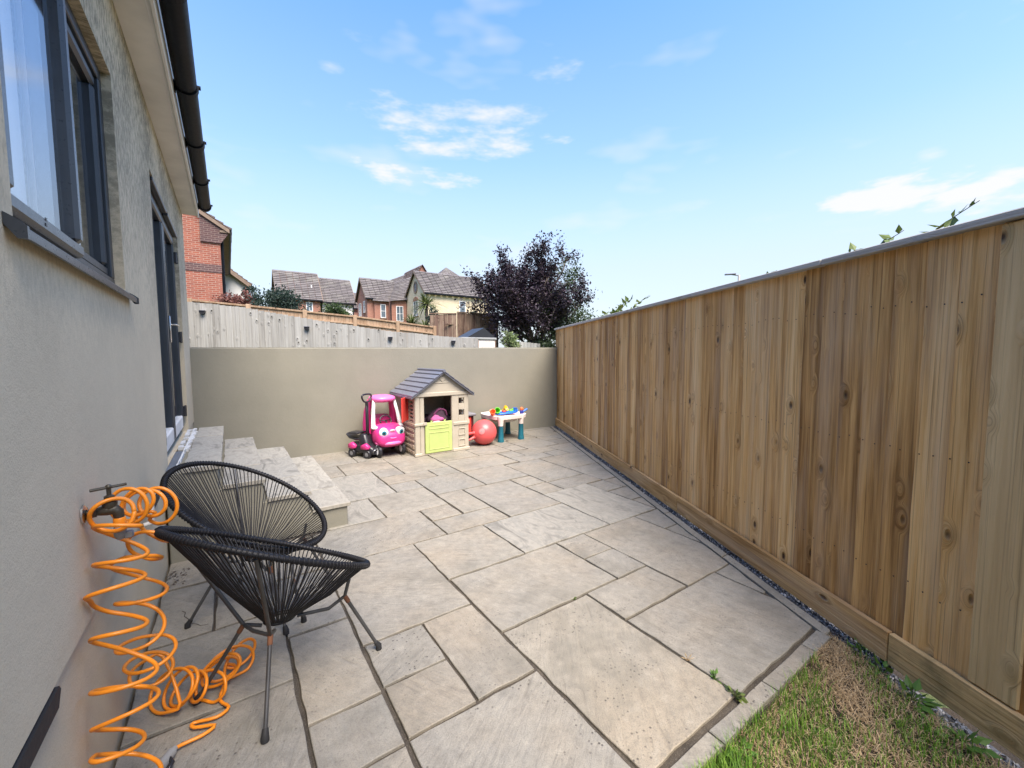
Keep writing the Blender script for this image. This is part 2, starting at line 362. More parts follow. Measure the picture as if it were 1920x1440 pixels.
def mat_glass(name, rough=.03, tint=(.02, .024, .028)):
    m, N, b = new_mat(name); tc = N('ShaderNodeTexCoord', out=3)
    t = m.node_tree; gl = N('ShaderNodeBsdfGlossy', {'Color': (.95, .97, 1, 1), 'Roughness': rough, 'Normal': bump(N, N.noise(tc, 1.5, 2), .02, .01)})
    tr = N('ShaderNodeBsdfTransparent', {'Color': (.96, .97, .97, 1)}); bf = N('ShaderNodeNewGeometry', out=None).outputs['Backfacing']; fr = N('ShaderNodeFresnel', {'IOR': N.math('MULTIPLY_ADD', bf, 1 / 1.55 - 1.55, 1.55)})
    mx = N('ShaderNodeMixShader', {0: fr, 1: tr, 2: gl})
    t.links.new(mx, [n for n in t.nodes if n.type == 'OUTPUT_MATERIAL'][0].inputs[0])
mat_glass('window_glass')
plain('far_glass', (.1, .13, .16), .08, .3, 3, .02, spec=.8)
plain('blind_fabric', (.85, .85, .86), .8, .05, 60, .1)
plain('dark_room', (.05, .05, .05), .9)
for nm, c, rg in (('pink_plastic', (.6, .035, .2), .36), ('light_pink_plastic', (.85, .16, .42), .35), ('white_plastic', (.78, .78, .78), .35), ('black_plastic', (.018, .018, .022), .35),
                  ('cream_plastic', (.42, .375, .295), .5), ('green_plastic', (.42, .50, .17), .45), ('red_plastic', (.7, .06, .045), .4), ('slate_plastic', (.15, .155, .185), .38),
                  ('stone_plastic', (.42, .33, .24), .6), ('teal_plastic', (.012, .125, .17), .4), ('shell_plastic', (.74, .64, .58), .4), ('blue_plastic', (.02, .16, .6), .35),
                  ('lime_plastic', (.14, .55, .03), .35), ('yellow_plastic', (.85, .5, .02), .35), ('orange_plastic', (.85, .16, .04), .35), ('navy_plastic', (.03, .04, .25), .35),
                  ('iris_teal', (.02, .2, .27), .2), ('pupil_black', (.01, .01, .012), .15), ('ball_rubber', (.72, .1, .1), .34), ('ball_pink', (.75, .22, .22), .4),
                  ('grey_plastic', (.2, .2, .21), .45), ('maroon_plastic', (.1, .015, .02), .5), ('tray_pink', (.75, .3, .33), .45), ('purple_fabric', (.2, .045, .12), .85), ('mauve_fabric', (.42, .1, .26), .85), ('dark_fabric', (.06, .03, .05), .9),
                  ('pale_fabric', (.6, .55, .5), .85)):
    plain(nm, c, rg, .08, 90, .03)
def mat_roof(name, lo, hi, lichen=.3):
    m, N, b = new_mat(name); v, r = objvec(N, 5.0); rp = isl(N); n = N.noise(v, 1.1, 6, .65); f = N.noise(v, 9, 5, .7)
    c = N.mix(N.math('ADD', N.math('MULTIPLY', rp, .5), N.math('MULTIPLY', f, .5)), lo, hi)
    c = N.mix(N.math('MULTIPLY', N.ramp(n, [(.5, 0), (.68, 1)]), lichen), c, (.3, .29, .24))
    setin(N, b, Base_Color=c, Roughness=.85, Normal=bump(N, f, .3, .03))
mat_roof('concrete_tiles', (.075, .066, .064), (.17, .15, .145))
mat_roof('brown_tiles', (.07, .05, .045), (.16, .115, .1))
def mat_brick(name, c1, c2, mort, sx=.225, sy=.075):
    m, N, b = new_mat(name); tc = N('ShaderNodeTexCoord', out=3)
    s = N('ShaderNodeSeparateXYZ', {0: tc}, out=None)
    v = N('ShaderNodeCombineXYZ', {0: N.math('ADD', s.outputs[0], s.outputs[1]), 1: s.outputs[2], 2: 0.0})
    br = N('ShaderNodeTexBrick', {'Vector': v, 'Color1': (*c1, 1), 'Color2': (*c2, 1), 'Mortar': (*mort, 1), 'Scale': 1.0, 'Mortar Size': .011, 'Mortar Smooth': .2, 'Bias': -.1, 'Brick Width': sx, 'Row Height': sy}, out=None)
    n = N.noise(tc, 1.6, 6, .65); c = N.mix(N.math('MULTIPLY', N.ramp(n, [(.4, 0), (.7, 1)]), .3), br.outputs[0], tuple(x * .5 for x in c1))
    setin(N, b, Base_Color=c, Roughness=.9, Normal=bump(N, br.outputs[1], -.4, .01))
mat_brick('red_brick', (.3, .082, .048), (.2, .05, .034), (.32, .22, .17))
mat_brick('dark_brick', (.1, .045, .045), (.075, .04, .045), (.2, .15, .13))
mat_brick('far_brick', (.34, .13, .082), (.26, .095, .062), (.34, .24, .19))
plain('cream_render', (.62, .52, .36), .9, .12, 8, .2, nscale=1.5)
plain('white_render', (.62, .62, .6), .9, .12, 8, .2, nscale=1.5)
plain('bargeboard', (.2, .14, .1), .7, .2)
plain('upvc_white', (.75, .75, .74), .4, .06)
def mat_leaf(name, cols, rough=.5, trans=.25):
    m, N, b = new_mat(name); rp = isl(N); tc = N('ShaderNodeTexCoord', out=3); n = N.noise(tc, 1.8, 4)
    k = N.math('ADD', N.math('MULTIPLY', rp, .7), N.math('MULTIPLY', N.math('SUBTRACT', n, .3), .6))
    st = [(i / (len(cols) - 1), c) for i, c in enumerate(cols)]; c = N.ramp(k, st)
    setin(N, b, Base_Color=c, Roughness=rough, Specular_IOR_Level=.35)
    t = m.node_tree; tl = N('ShaderNodeBsdfTranslucent', {'Color': c}); o = [x for x in t.nodes if x.type == 'OUTPUT_MATERIAL'][0]
    t.links.new(N('ShaderNodeMixShader', {0: trans, 1: b.outputs[0], 2: tl}), o.inputs[0])
mat_leaf('plum_leaf', [(.008, .006, .009), (.02, .013, .021), (.036, .022, .034), (.055, .032, .042)], .5, .12)
mat_leaf('green_leaf', [(.02, .035, .014), (.035, .06, .02), (.06, .095, .03), (.11, .15, .05)])
mat_leaf('ivy_leaf', [(.014, .026, .014), (.03, .05, .022), (.055, .08, .032), (.1, .12, .05)])
mat_leaf('conifer_leaf', [(.014, .026, .022), (.025, .045, .035), (.04, .065, .048), (.07, .1, .065)])
mat_leaf('red_leaf', [(.09, .03, .025), (.16, .06, .045), (.24, .11, .09), (.34, .19, .16)])
mat_leaf('palm_leaf', [(.05, .075, .025), (.1, .13, .04), (.17, .2, .07), (.26, .28, .12)])
mat_leaf('pale_leaf', [(.09, .13, .05), (.16, .21, .08), (.25, .3, .13), (.34, .38, .2)])
mat_leaf('weed_leaf', [(.03, .07, .012), (.06, .13, .02), (.1, .2, .035), (.17, .27, .06)])
mat_leaf('bramble_leaf', [(.03, .05, .015), (.06, .1, .025), (.12, .17, .04), (.22, .25, .07)])
mat_leaf('grass_blade', [(.05, .11, .014), (.1, .21, .025), (.18, .33, .04), (.34, .44, .1)])
mat_leaf('straw_blade', [(.2, .135, .07), (.4, .285, .16), (.58, .44, .26), (.72, .58, .38)])
plain('bark', (.09, .07, .055), .9, .3, 30, .5)
def mat_soil():
    m, N, b = new_mat('soil'); tc = N('ShaderNodeTexCoord', out=3); n = N.noise(tc, 5, 6, .65); f = N.noise(tc, 90, 5, .7)
    c = N.ramp(n, [(.3, (.022, .016, .01)), (.55, (.048, .034, .021)), (.75, (.085, .062, .038))])
    setin(N, b, Base_Color=c, Roughness=.95, Normal=bump(N, f, .8, .02))
mat_soil()
def mat_turf():
    m, N, b = new_mat('distant_turf'); tc = N('ShaderNodeTexCoord', out=3); n = N.noise(tc, .5, 7, .65); f = N.noise(tc, 20, 5, .7)
    c = N.ramp(N.math('ADD', N.math('MULTIPLY', n, .6), N.math('MULTIPLY', f, .4)), [(.3, (.035, .05, .016)), (.55, (.075, .095, .03)), (.75, (.15, .14, .06))])
    setin(N, b, Base_Color=c, Roughness=.95, Normal=bump(N, f, .6, .05))
mat_turf()

# ------------------------------------------------------------------ ground and terrain
def hill_z(x, y):
    if y < 6.9: return -.09
    t = min(1.0, (y - 6.9) / 38.0); base = .62 + 3.3 * t
    side = max(0.0, min(1.0, (x - 5.0) / 14.0)); base = base * (1 - .72 * side) - .1 * side
    return base + (.06 * math.sin(x * .7 + y * .3))
def build_ground():
    mb = MB(); xs = [-1500, -300, -80, -40, -24, -16, -10, -7, -5, -3, -1.5, 0, 1.5, 3, 4.5, 6, 8, 11, 15, 20, 28, 40, 60, 100, 300, 1500]
    ys = [-1500, -200, -40, -10, -3, 0, 3, 6.0, 6.86, 6.9, 7.6, 8.5, 10, 12, 15, 18, 22, 27, 33, 40, 48, 60, 90, 200, 600, 1500]
    for y in ys:
        for x in xs: mb.v.append((x, y, hill_z(x, y)))
    n = len(xs)
    for j in range(len(ys) - 1):
        for i in range(n - 1): mb.f.append((j * n + i, j * n + i + 1, (j + 1) * n + i + 1, (j + 1) * n + i)); mb.mi.append(0)
    tag(obj('ground', mb, 'distant_turf', smooth=50), kind='structure')
build_ground()

# ------------------------------------------------------------------ patio
def edge_x(y): return 2.49 + (y - .80) * .5057            # line where the paving is cut along the fence
def clip(poly, f):
    o = []
    for i in range(len(poly)):
        a, b = poly[i], poly[(i + 1) % len(poly)]; fa, fb = f(a), f(b)
        if fa >= 0: o.append(a)
        if fa * fb < 0: t = fa / (fa - fb); o.append((a[0] + (b[0] - a[0]) * t, a[1] + (b[1] - a[1]) * t))
    return o
SLABS = [
 (.495, 1.115, .825, 1.43), (1.12, 1.735, .825, 1.74), (1.735, 2.615, .82, 1.43), (2.615, 3.2, .82, 1.116), (2.615, 3.2, 1.116, 1.43), (1.735, 2.315, 1.435, 1.74),
 (1.12, 2.025, 1.74, 2.36), (2.025, 2.32, 1.74, 2.05), (2.025, 2.32, 2.05, 2.36), (2.32, 2.945, 1.43, 2.36), (2.945, 3.5, 2.04, 2.355), (2.945, 3.5, 1.43, 2.04),
 (1.115, 1.735, 2.36, 2.985), (1.735, 2.64, 2.365, 2.985, 1), (2.64, 3.27, 2.36, 3.29, 2), (3.27, 3.53, 2.97, 3.285), (3.27, 4, 2.65, 2.97), (3.27, 4, 2.355, 2.65), (3.53, 4, 2.97, 3.27),
 (1.41, 2.025, 2.985, 3.305), (1.415, 1.72, 3.305, 3.61), (1.725, 2.025, 3.305, 3.92), (2.03, 2.645, 2.985, 3.915), (.495, 1.41, 2.985, 3.615), (.49, 1.115, 2.05, 2.985),
 (.805, 1.115, 1.435, 2.05), (.495, .805, 1.73, 2.05), (.495, .805, 1.43, 1.73), (.19, .49, 1.71, 2.335), (.19, .49, 1.42, 1.71), (.19, .49, .825, 1.42),
 (-.4, .185, 2.01, 2.62), (-.4, .185, 1.42, 2.01), (-.4, .185, .825, 1.42), (-.4, -.125, 2.62, 3.24), (-.125, .185, 2.62, 3.24), (.185, .49, 2.335, 2.985), (-.4, .185, 3.24, 3.8), (.185, .495, 2.985, 3.615),
 (.6, 1.115, 3.62, 4.22, 1), (1.115, 1.725, 3.61, 4.235), (.8, 1.42, 4.23, 5.2, 1), (1.42, 1.73, 4.235, 4.535), (1.42, 2.03, 4.54, 4.865), (1.73, 2.34, 3.92, 4.54), (1.42, 1.735, 4.87, 5.2),
 (1.12, 1.74, 5.2, 5.75), (1.735, 2.34, 4.865, 5.75), (2.03, 2.34, 4.54, 4.865), (.8, 1.12, 5.2, 5.75), (.8, 1.4, 5.75, 6.62), (1.4, 2.02, 5.75, 6.2), (1.4, 2.02, 6.2, 6.62), (2.02, 2.64, 5.75, 6.62),
 (2.34, 3.22, 4.52, 5.12), (2.34, 2.945, 3.92, 4.52), (2.945, 3.53, 3.585, 4.49), (2.645, 2.94, 3.6, 3.91), (2.65, 2.945, 3.29, 3.6), (2.945, 3.53, 3.285, 3.585), (3.53, 4.4, 3.27, 3.865),
 (3.53, 4.6, 3.865, 4.47), (3.22, 3.81, 4.485, 4.76), (3.81, 4.12, 4.465, 4.745), (4.12, 4.9, 4.465, 5.04), (3.22, 3.5, 4.76, 5.1), (3.5, 4.12, 4.75, 5.06), (2.34, 2.94, 5.12, 5.75), (2.94, 3.5, 5.12, 5.75),
 (3.5, 3.78, 5.08, 5.42), (3.5, 3.78, 5.42, 5.75), (3.78, 4.4, 5.05, 5.7), (4.4, 5.3, 5.04, 5.36), (4.4, 4.72, 5.36, 5.68), (4.72, 5.5, 5.36, 5.68), (2.64, 3.25, 5.75, 6.6), (3.25, 3.85, 5.75, 6.05), (3.25, 3.85, 6.05, 6.6),
 (3.85, 4.45, 5.7, 6.6), (4.45, 5.05, 5.68, 6.3), (5.05, 5.6, 5.68, 6.0), (5.05, 5.6, 6.0, 6.6), (4.45, 5.05, 6.3, 6.6)]
def noisy_outline(poly, step, amp, rnd):
    o = []
    n = len(poly)
    for i in range(n):
        a, b = Vector(poly[i]), Vector(poly[(i + 1) % n]); L = (b - a).length
        if L < .006: continue
        k = max(1, int(L / step)); nv = Vector((-(b - a).y, (b - a).x)).normalized()
        for j in range(k):
            p = a + (b - a) * (j / k); d = rnd.uniform(-amp, amp) if j else rnd.uniform(-amp, amp) * .4
            o.append(p + nv * d)
    return o
def slab_mesh(poly, z1, th, rnd, step=.075, amp=.0045, bev=.0035):
    """stone flag with a worn, slightly uneven outline"""
    ol = noisy_outline(poly, step, amp, rnd); n = len(ol)
    if n < 3: return None
    c = sum(ol, Vector((0, 0))) / n; mb = MB(); tx, ty = rnd.uniform(-.0035, .0035), rnd.uniform(-.0035, .0035)
    def zz(p): return (p.x - c.x) * tx + (p.y - c.y) * ty
    ins = [p + (c - p).normalized() * bev for p in ol]
    vs = [(p.x, p.y, z1 - th) for p in ol] + [(p.x, p.y, z1 - bev * .8 + zz(p)) for p in ol] + [(p.x, p.y, z1 + zz(p)) for p in ins]
    fs = [(i, (i + 1) % n, n + (i + 1) % n, n + i) for i in range(n)] + [(n + i, n + (i + 1) % n, 2 * n + (i + 1) % n, 2 * n + i) for i in range(n)] + [tuple(range(2 * n, 3 * n))]
    return mb.add(vs, fs)
def build_patio():
    rnd = random.Random(3); W = 6.62
    bed = MB(); bed.prism([(-.4, .8), (edge_x(.8) - .004, .8), (edge_x(6.6) - .004, 6.6), (-.4, 6.62)], 'z', -.08, -.013)
    p = tag(obj('patio', bed, 'joint_mortar'), kind='structure')
    for s in SLABS:
        x0, x1, y0, y1 = s[:4]; gx, gy = rnd.uniform(.005, .008), rnd.uniform(.005, .008)
        if y0 < 2.4: gx, gy = gx * 1.1, gy * 1.15
        else: gx, gy = gx * 1.15, gy * 1.6
        poly = [(x0 + gx, y0 + gy), (x1 - gx, y0 + gy), (x1 - gx, y1 - gy), (x0 + gx, y1 - gy)]
        poly = clip(poly, lambda q: edge_x(q[1]) - .008 - q[0])
        if len(poly) < 3: continue
        A = abs(sum(poly[i][0] * poly[(i + 1) % len(poly)][1] - poly[(i + 1) % len(poly)][0] * poly[i][1] for i in range(len(poly)))) / 2
        if A < .004: continue
        mb = slab_mesh(poly, rnd.uniform(-.0015, .0015), .05, rnd)
        if mb is None: continue
        obj('paving_slab', mb, 'marbled_sandstone' if len(s) > 4 and s[4] else 'sandstone', p, normals=False)
    return p
patio = build_patio()
def build_edging():
    rnd = random.Random(5)
    k = MB(); k.prism([(edge_x(.74) , .74), (edge_x(.74) + .08, .74), (edge_x(6.5) + .08, 6.5), (edge_x(6.5), 6.5)], 'z', -.09, -.016)
    k.box(-.4, edge_x(.74), .735, .8, -.09, -.016)
    e = tag(obj('edging', k, 'joint_mortar'), kind='structure')
    y = .76
    while y < 6.45:                                         # narrow stone strip along the gravel
        L = rnd.uniform(.5, .9); y2 = min(6.5, y + L)
        poly = [(edge_x(y) + .006, y), (edge_x(y) + .074, y), (edge_x(y2) + .074, y2 - .006), (edge_x(y2) + .006, y2 - .006)]
        obj('edging_stone', slab_mesh(poly, .002, .07, rnd, .15, .003, .005), 'sandstone', e, normals=False); y = y2
    x = -.38
    while x < 2.40:                                         # setts between the patio and the lawn
        L = rnd.uniform(.27, .46); x2 = min(2.49, x + L)
        if 2.49 - x2 < .12: x2 = 2.49
        obj('edging_stone', slab_mesh([(x + .004, .738), (x2 - .004, .738), (x2 - .004, .802), (x + .004, .802)], .003, .07, rnd, .1, .003, .005), 'sandstone', e, normals=False); x = x2
build_edging()
def fence_x(y): return 2.278 + (y - .099) * .512           # face of the board at the foot of the fence
def build_gravel():
    rnd = random.Random(11); mb = MB()
    for i in range(11500):
        y = .5 + 6.07 * rnd.random() if i < 9500 else -.9 + 1.5 * rnd.random(); a, b = (edge_x(y) + .082 if i < 9500 else fence_x(y) - .075), fence_x(y) - .002 + .03  # later stones, near end: dark filler standing in for shade under the fence
        x = a + (b - a) * rnd.random(); s = rnd.uniform(.006, .0135); z = -.022 + rnd.random() * .016 - (.045 if i >= 9500 else 0)
        M = T(x, y, z, rnd.uniform(0, 6), rnd.uniform(0, 6), rnd.uniform(0, 6))
        vs = [M @ Vector(v) for v in ((s, 0, 0), (-s * .9, 0, 0), (0, s * .8, 0), (0, -s, 0), (0, 0, s * .45), (0, 0, -s * .45))]
        mb.add(vs, [(0, 2, 4), (2, 1, 4), (1, 3, 4), (3, 0, 4), (2, 0, 5), (1, 2, 5), (3, 1, 5), (0, 3, 5)])
    m, N, b = new_mat('slate_stone'); rp = isl(N)
    setin(N, b, Base_Color=N.ramp(rp, [(0, (.018, .019, .023)), (.6, (.06, .063, .075)), (.88, (.13, .133, .15)), (1, (.36, .36, .37))]), Roughness=.5)
    tag(obj('gravel', mb, 'slate_stone', normals=False), 'dark slate chippings along the timber fence, their near end standing in for a shaded gap', 'gravel', kind='stuff')
    bed = MB(); bed.prism([(edge_x(.6) + .078, .6), (fence_x(.6) + .06, .6), (fence_x(6.55) + .06, 6.55), (edge_x(6.55) + .078, 6.55)], 'z', -.085, -.03)
    bed.prism([(fence_x(-1) - .07, -1), (fence_x(-1) + .06, -1), (fence_x(.598) + .06, .598), (fence_x(.598) - .07, .598)], 'z', -.12, -.074)  # near-end strip, dark colour in place of the shadowed gap below the fence
    tag(obj('gravel_bed_and_gap_shade', bed, 'slate_chip'), kind='structure')
build_gravel()

# ------------------------------------------------------------------ rendered wall across the end of the patio
def build_back_wall():
    L = math.hypot(5.95, .24); ang = math.atan2(-.24, 5.95)
    t = thing('rendered_wall', 'long low wall in smooth olive-beige render closing the far end of the patio', 'wall', (-.41, 6.63, 0), ang)
    mb = MB(); n = 24                                         # slightly wavy hand-trowelled face
    rnd = random.Random(2); fx = [L * i / n for i in range(n + 1)]; zs = [-.1, .3, .7, 1.1, 1.45, 1.552]
    vs = []
    for z in zs:
        for x in fx: vs.append((x, rnd.uniform(-.0008, .0008), z + x * .0055 * (z / 1.6)))
    m = n + 1; fs = [(j * m + i, j * m + i + 1, (j + 1) * m + i + 1, (j + 1) * m + i) for j in range(len(zs) - 1) for i in range(n)]
    b = len(vs); top = [(x, .008, 1.562 + x * .0055) for x in fx]; back = [(x, .22, 1.562 + x * .0055) for x in fx]; bot = [(x, .22, -.1) for x in fx]
    vs += top + back + bot; k = (len(zs) - 1) * m
    for i in range(n):
        fs += [(k + i, k + i + 1, b + i + 1, b + i), (b + i, b + i + 1, b + m + i + 1, b + m + i), (b + m + i, b + m + i + 1, b + 2 * m + i + 1, b + 2 * m + i)]
    fs.append(tuple([j * m for j in range(len(zs))] + [b, b + m, b + 2 * m])); fs.append(tuple([j * m + n for j in range(len(zs))] + [b + n, b + m + n, b + 2 * m + n]))
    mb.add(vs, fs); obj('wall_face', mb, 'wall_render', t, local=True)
    c = MB(); rnd = random.Random(8)
    for i in range(n): c.box(fx[i], fx[i + 1], .012, .2, 1.564 + fx[i] * .0055, 1.568 + fx[i] * .0055 + rnd.uniform(0, .002))
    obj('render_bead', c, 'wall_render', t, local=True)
build_back_wall()

# ------------------------------------------------------------------ timber fence on the right
FANG = math.atan2(1, .512)                                  # direction along the fence
def build_fence():
    rnd = random.Random(21)
    t = thing('timber_fence', 'tall brown close-board timber fence with grey capping along the right of the patio', 'fence', (2.278, .099, 0), FANG)
    # local x runs away along the fence, +y towards the patio
    protos = []
    for k in range(7):
        w = .142; mb = MB(); rows = 9; H = 1.775
        vs = []
        for j in range(rows + 1):
            z = H * j / rows; e = rnd.uniform(-.002, .002); cup = rnd.uniform(-.0015, .0015)
            vs += [(0 + e, -.003, z), (0 + e, .004, z), (w * .5, .0075 + cup, z), (w - .002 + e, .0135, z), (w + e, .012, z), (w + e, -.003, z)]
        fs = []
        for j in range(rows):
            for i in range(6): fs.append((j * 6 + i, j * 6 + (i + 1) % 6, (j + 1) * 6 + (i + 1) % 6, (j + 1) * 6 + i))
        fs += [tuple(range(6)), tuple(rows * 6 + i for i in range(6))]
        mb.add(vs, fs); protos.append(mb.mesh('board'))
    for me in protos:
        me.materials.append(MATS['fence_timber'])
        bm = bmesh.new(); bm.from_mesh(me); bmesh.ops.recalc_face_normals(bm, faces=bm.faces); bm.to_mesh(me); bm.free()
    x = -2.6 + .02; i = 0
    while x < 7.10:
        if -.03 < x - .03 < .11: pass
        o = bpy.data.objects.new('board', rnd.choice(protos)); link(o, t)
        o.location = (x, -.012 + rnd.uniform(-.0015, .0015), .150 + rnd.uniform(-.004, .004)); o.rotation_euler = (0, rnd.uniform(-.003, .003), rnd.uniform(-.006, .006)); o.scale = (rnd.uniform(.97, 1.03), 1, (1.768 + (x + 2.6) * .0045) / 1.775)
        x += .1245 + rnd.uniform(-.004, .004)
    # one fresh pale cover board nailed over the joint
    mb = MB(); mb.bbox(0, .145, 0, .014, 0, 1.745, .003); o = obj('cover_board', mb, 'post_timber', t, local=True); o.location = (.02, .0035, .17)
    tag(o, 'paler wide board covering a joint')
    # gravel boards: built upright, laid on their side so that the grain follows the length
    for (a, b2, m) in ((-2.6, -.62, 'damp_timber'), (-.62, .452, 'damp_timber'), (.455, 2.311, 'gravel_board_timber'), (2.315, 3.71, 'gravel_board_timber'), (3.714, 5.5, 'gravel_board_timber'), (5.504, 7.12, 'gravel_board_timber')):
        L = b2 - a; mb = MB(); mb.bbox(-.075, .075, -.014, .014, 0, L, .004)
        o = obj('gravel_board', mb, m, t, local=True); o.rotation_euler = (0, PI / 2, 0); o.location = (a, .0165, .088 + rnd.uniform(-.004, .004))
        if m == 'damp_timber' and a > -1: o['label'] = 'gravel board stained green with algae'
    for (a, b2) in ((-2.6, .9), (.903, 3.9), (3.903, 7.14)):
        L = b2 - a; mb = MB(); mb.bbox(-.016, .016, -.036, .036, 0, L, .004)
        o = obj('capping_rail', mb, 'cap_timber', t, local=True); o.rotation_euler = (0, PI / 2, 0); o.location = (a, .004, 1.925 + (a + 2.6) * .0045); o.rotation_euler = (0, PI / 2 - .0045, 0)
    nm = MB(); xx = -2.55
    while xx < 7.1:
        for z in (.42, 1.02, 1.66):
            for dx in (.03, .085): nm.lathe([(.0032, 0), (.0032, .0012)], 6, T(xx + dx + rnd.uniform(-.008, .008), -.0005 + dx * .05, z + rnd.uniform(-.015, .015), -PI / 2))
        xx += .1245
    tag(obj('nail_heads', nm, 'rubber', t, local=True), kind='stuff')
    for z in (.4, 1.0, 1.62):
        mb = MB(); mb.box(-.04, .04, -.055, -.02, 0, 9.7); o = obj('back_rail', mb, 'post_timber', t, local=True); o.rotation_euler = (0, PI / 2, 0); o.location = (-2.6, 0, z)
    x = -2.5
    while x < 7.2:
        mb = MB(); mb.bbox(-.05, .05, -.16, -.06, -.2, 1.88, .006); o = obj('post', mb, 'post_timber', t, local=True); o.location = (x, 0, 0); x += 1.9
build_fence()

# ------------------------------------------------------------------ stone steps up to the door
def build_steps():
    rnd = random.Random(31)
    t = thing('patio_steps', 'four stone-topped steps with beige rendered sides leading up to the glazed doors', 'steps', (.2, 3.65, 0))
    X = [-.40, -.076, .20, .515, .815]; Z = [.665, .508, .352, .197]; Y0, Y1 = 3.66, 5.69
    for i in range(4):
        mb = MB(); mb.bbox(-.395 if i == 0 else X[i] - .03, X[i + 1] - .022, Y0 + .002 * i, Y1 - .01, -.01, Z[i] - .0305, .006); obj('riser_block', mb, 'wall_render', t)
        ys = [Y0 - .02, 4.18 + rnd.uniform(-.02, .02), 5.1 + rnd.uniform(-.02, .02), Y1]
        if i == 0: ys = [Y0 - .02, 5.05, Y1]
        for a, b in zip(ys[:-1], ys[1:]):
            x0 = X[i] + .004 if i else -.30
            poly = [(x0, a + .008), (X[i + 1], a + .008), (X[i + 1], b - .008), (x0, b - .008)]
            obj('tread_slab', slab_mesh(poly, Z[i] + rnd.uniform(-.0015, .0015), .03, rnd, .09, .004, .004), 'tread_stone', t, normals=False)
    mb = MB(); mb.bbox(-.398, -.345, 3.70, 4.42, .63, .655, .004); obj('threshold', mb, 'grey_threshold', t)
    mb = MB()
    for k in range(26):
        y = 3.70 + k * .0765; w = rnd.uniform(.012, .05) if y > 4.4 else rnd.uniform(.006, .014)
        mb.box(-.345, -.345 + w, y, y + .075, .635, .664 + rnd.uniform(-.004, .003))
    for k in range(18): y = rnd.uniform(4.42, 5.6); mb.box(-.395, -.395 + rnd.uniform(.02, .05), y, y + rnd.uniform(.03, .08), .632, .655 + rnd.uniform(0, .008))
    obj('mortar_fillet', mb, 'white_mortar', t)
build_steps()

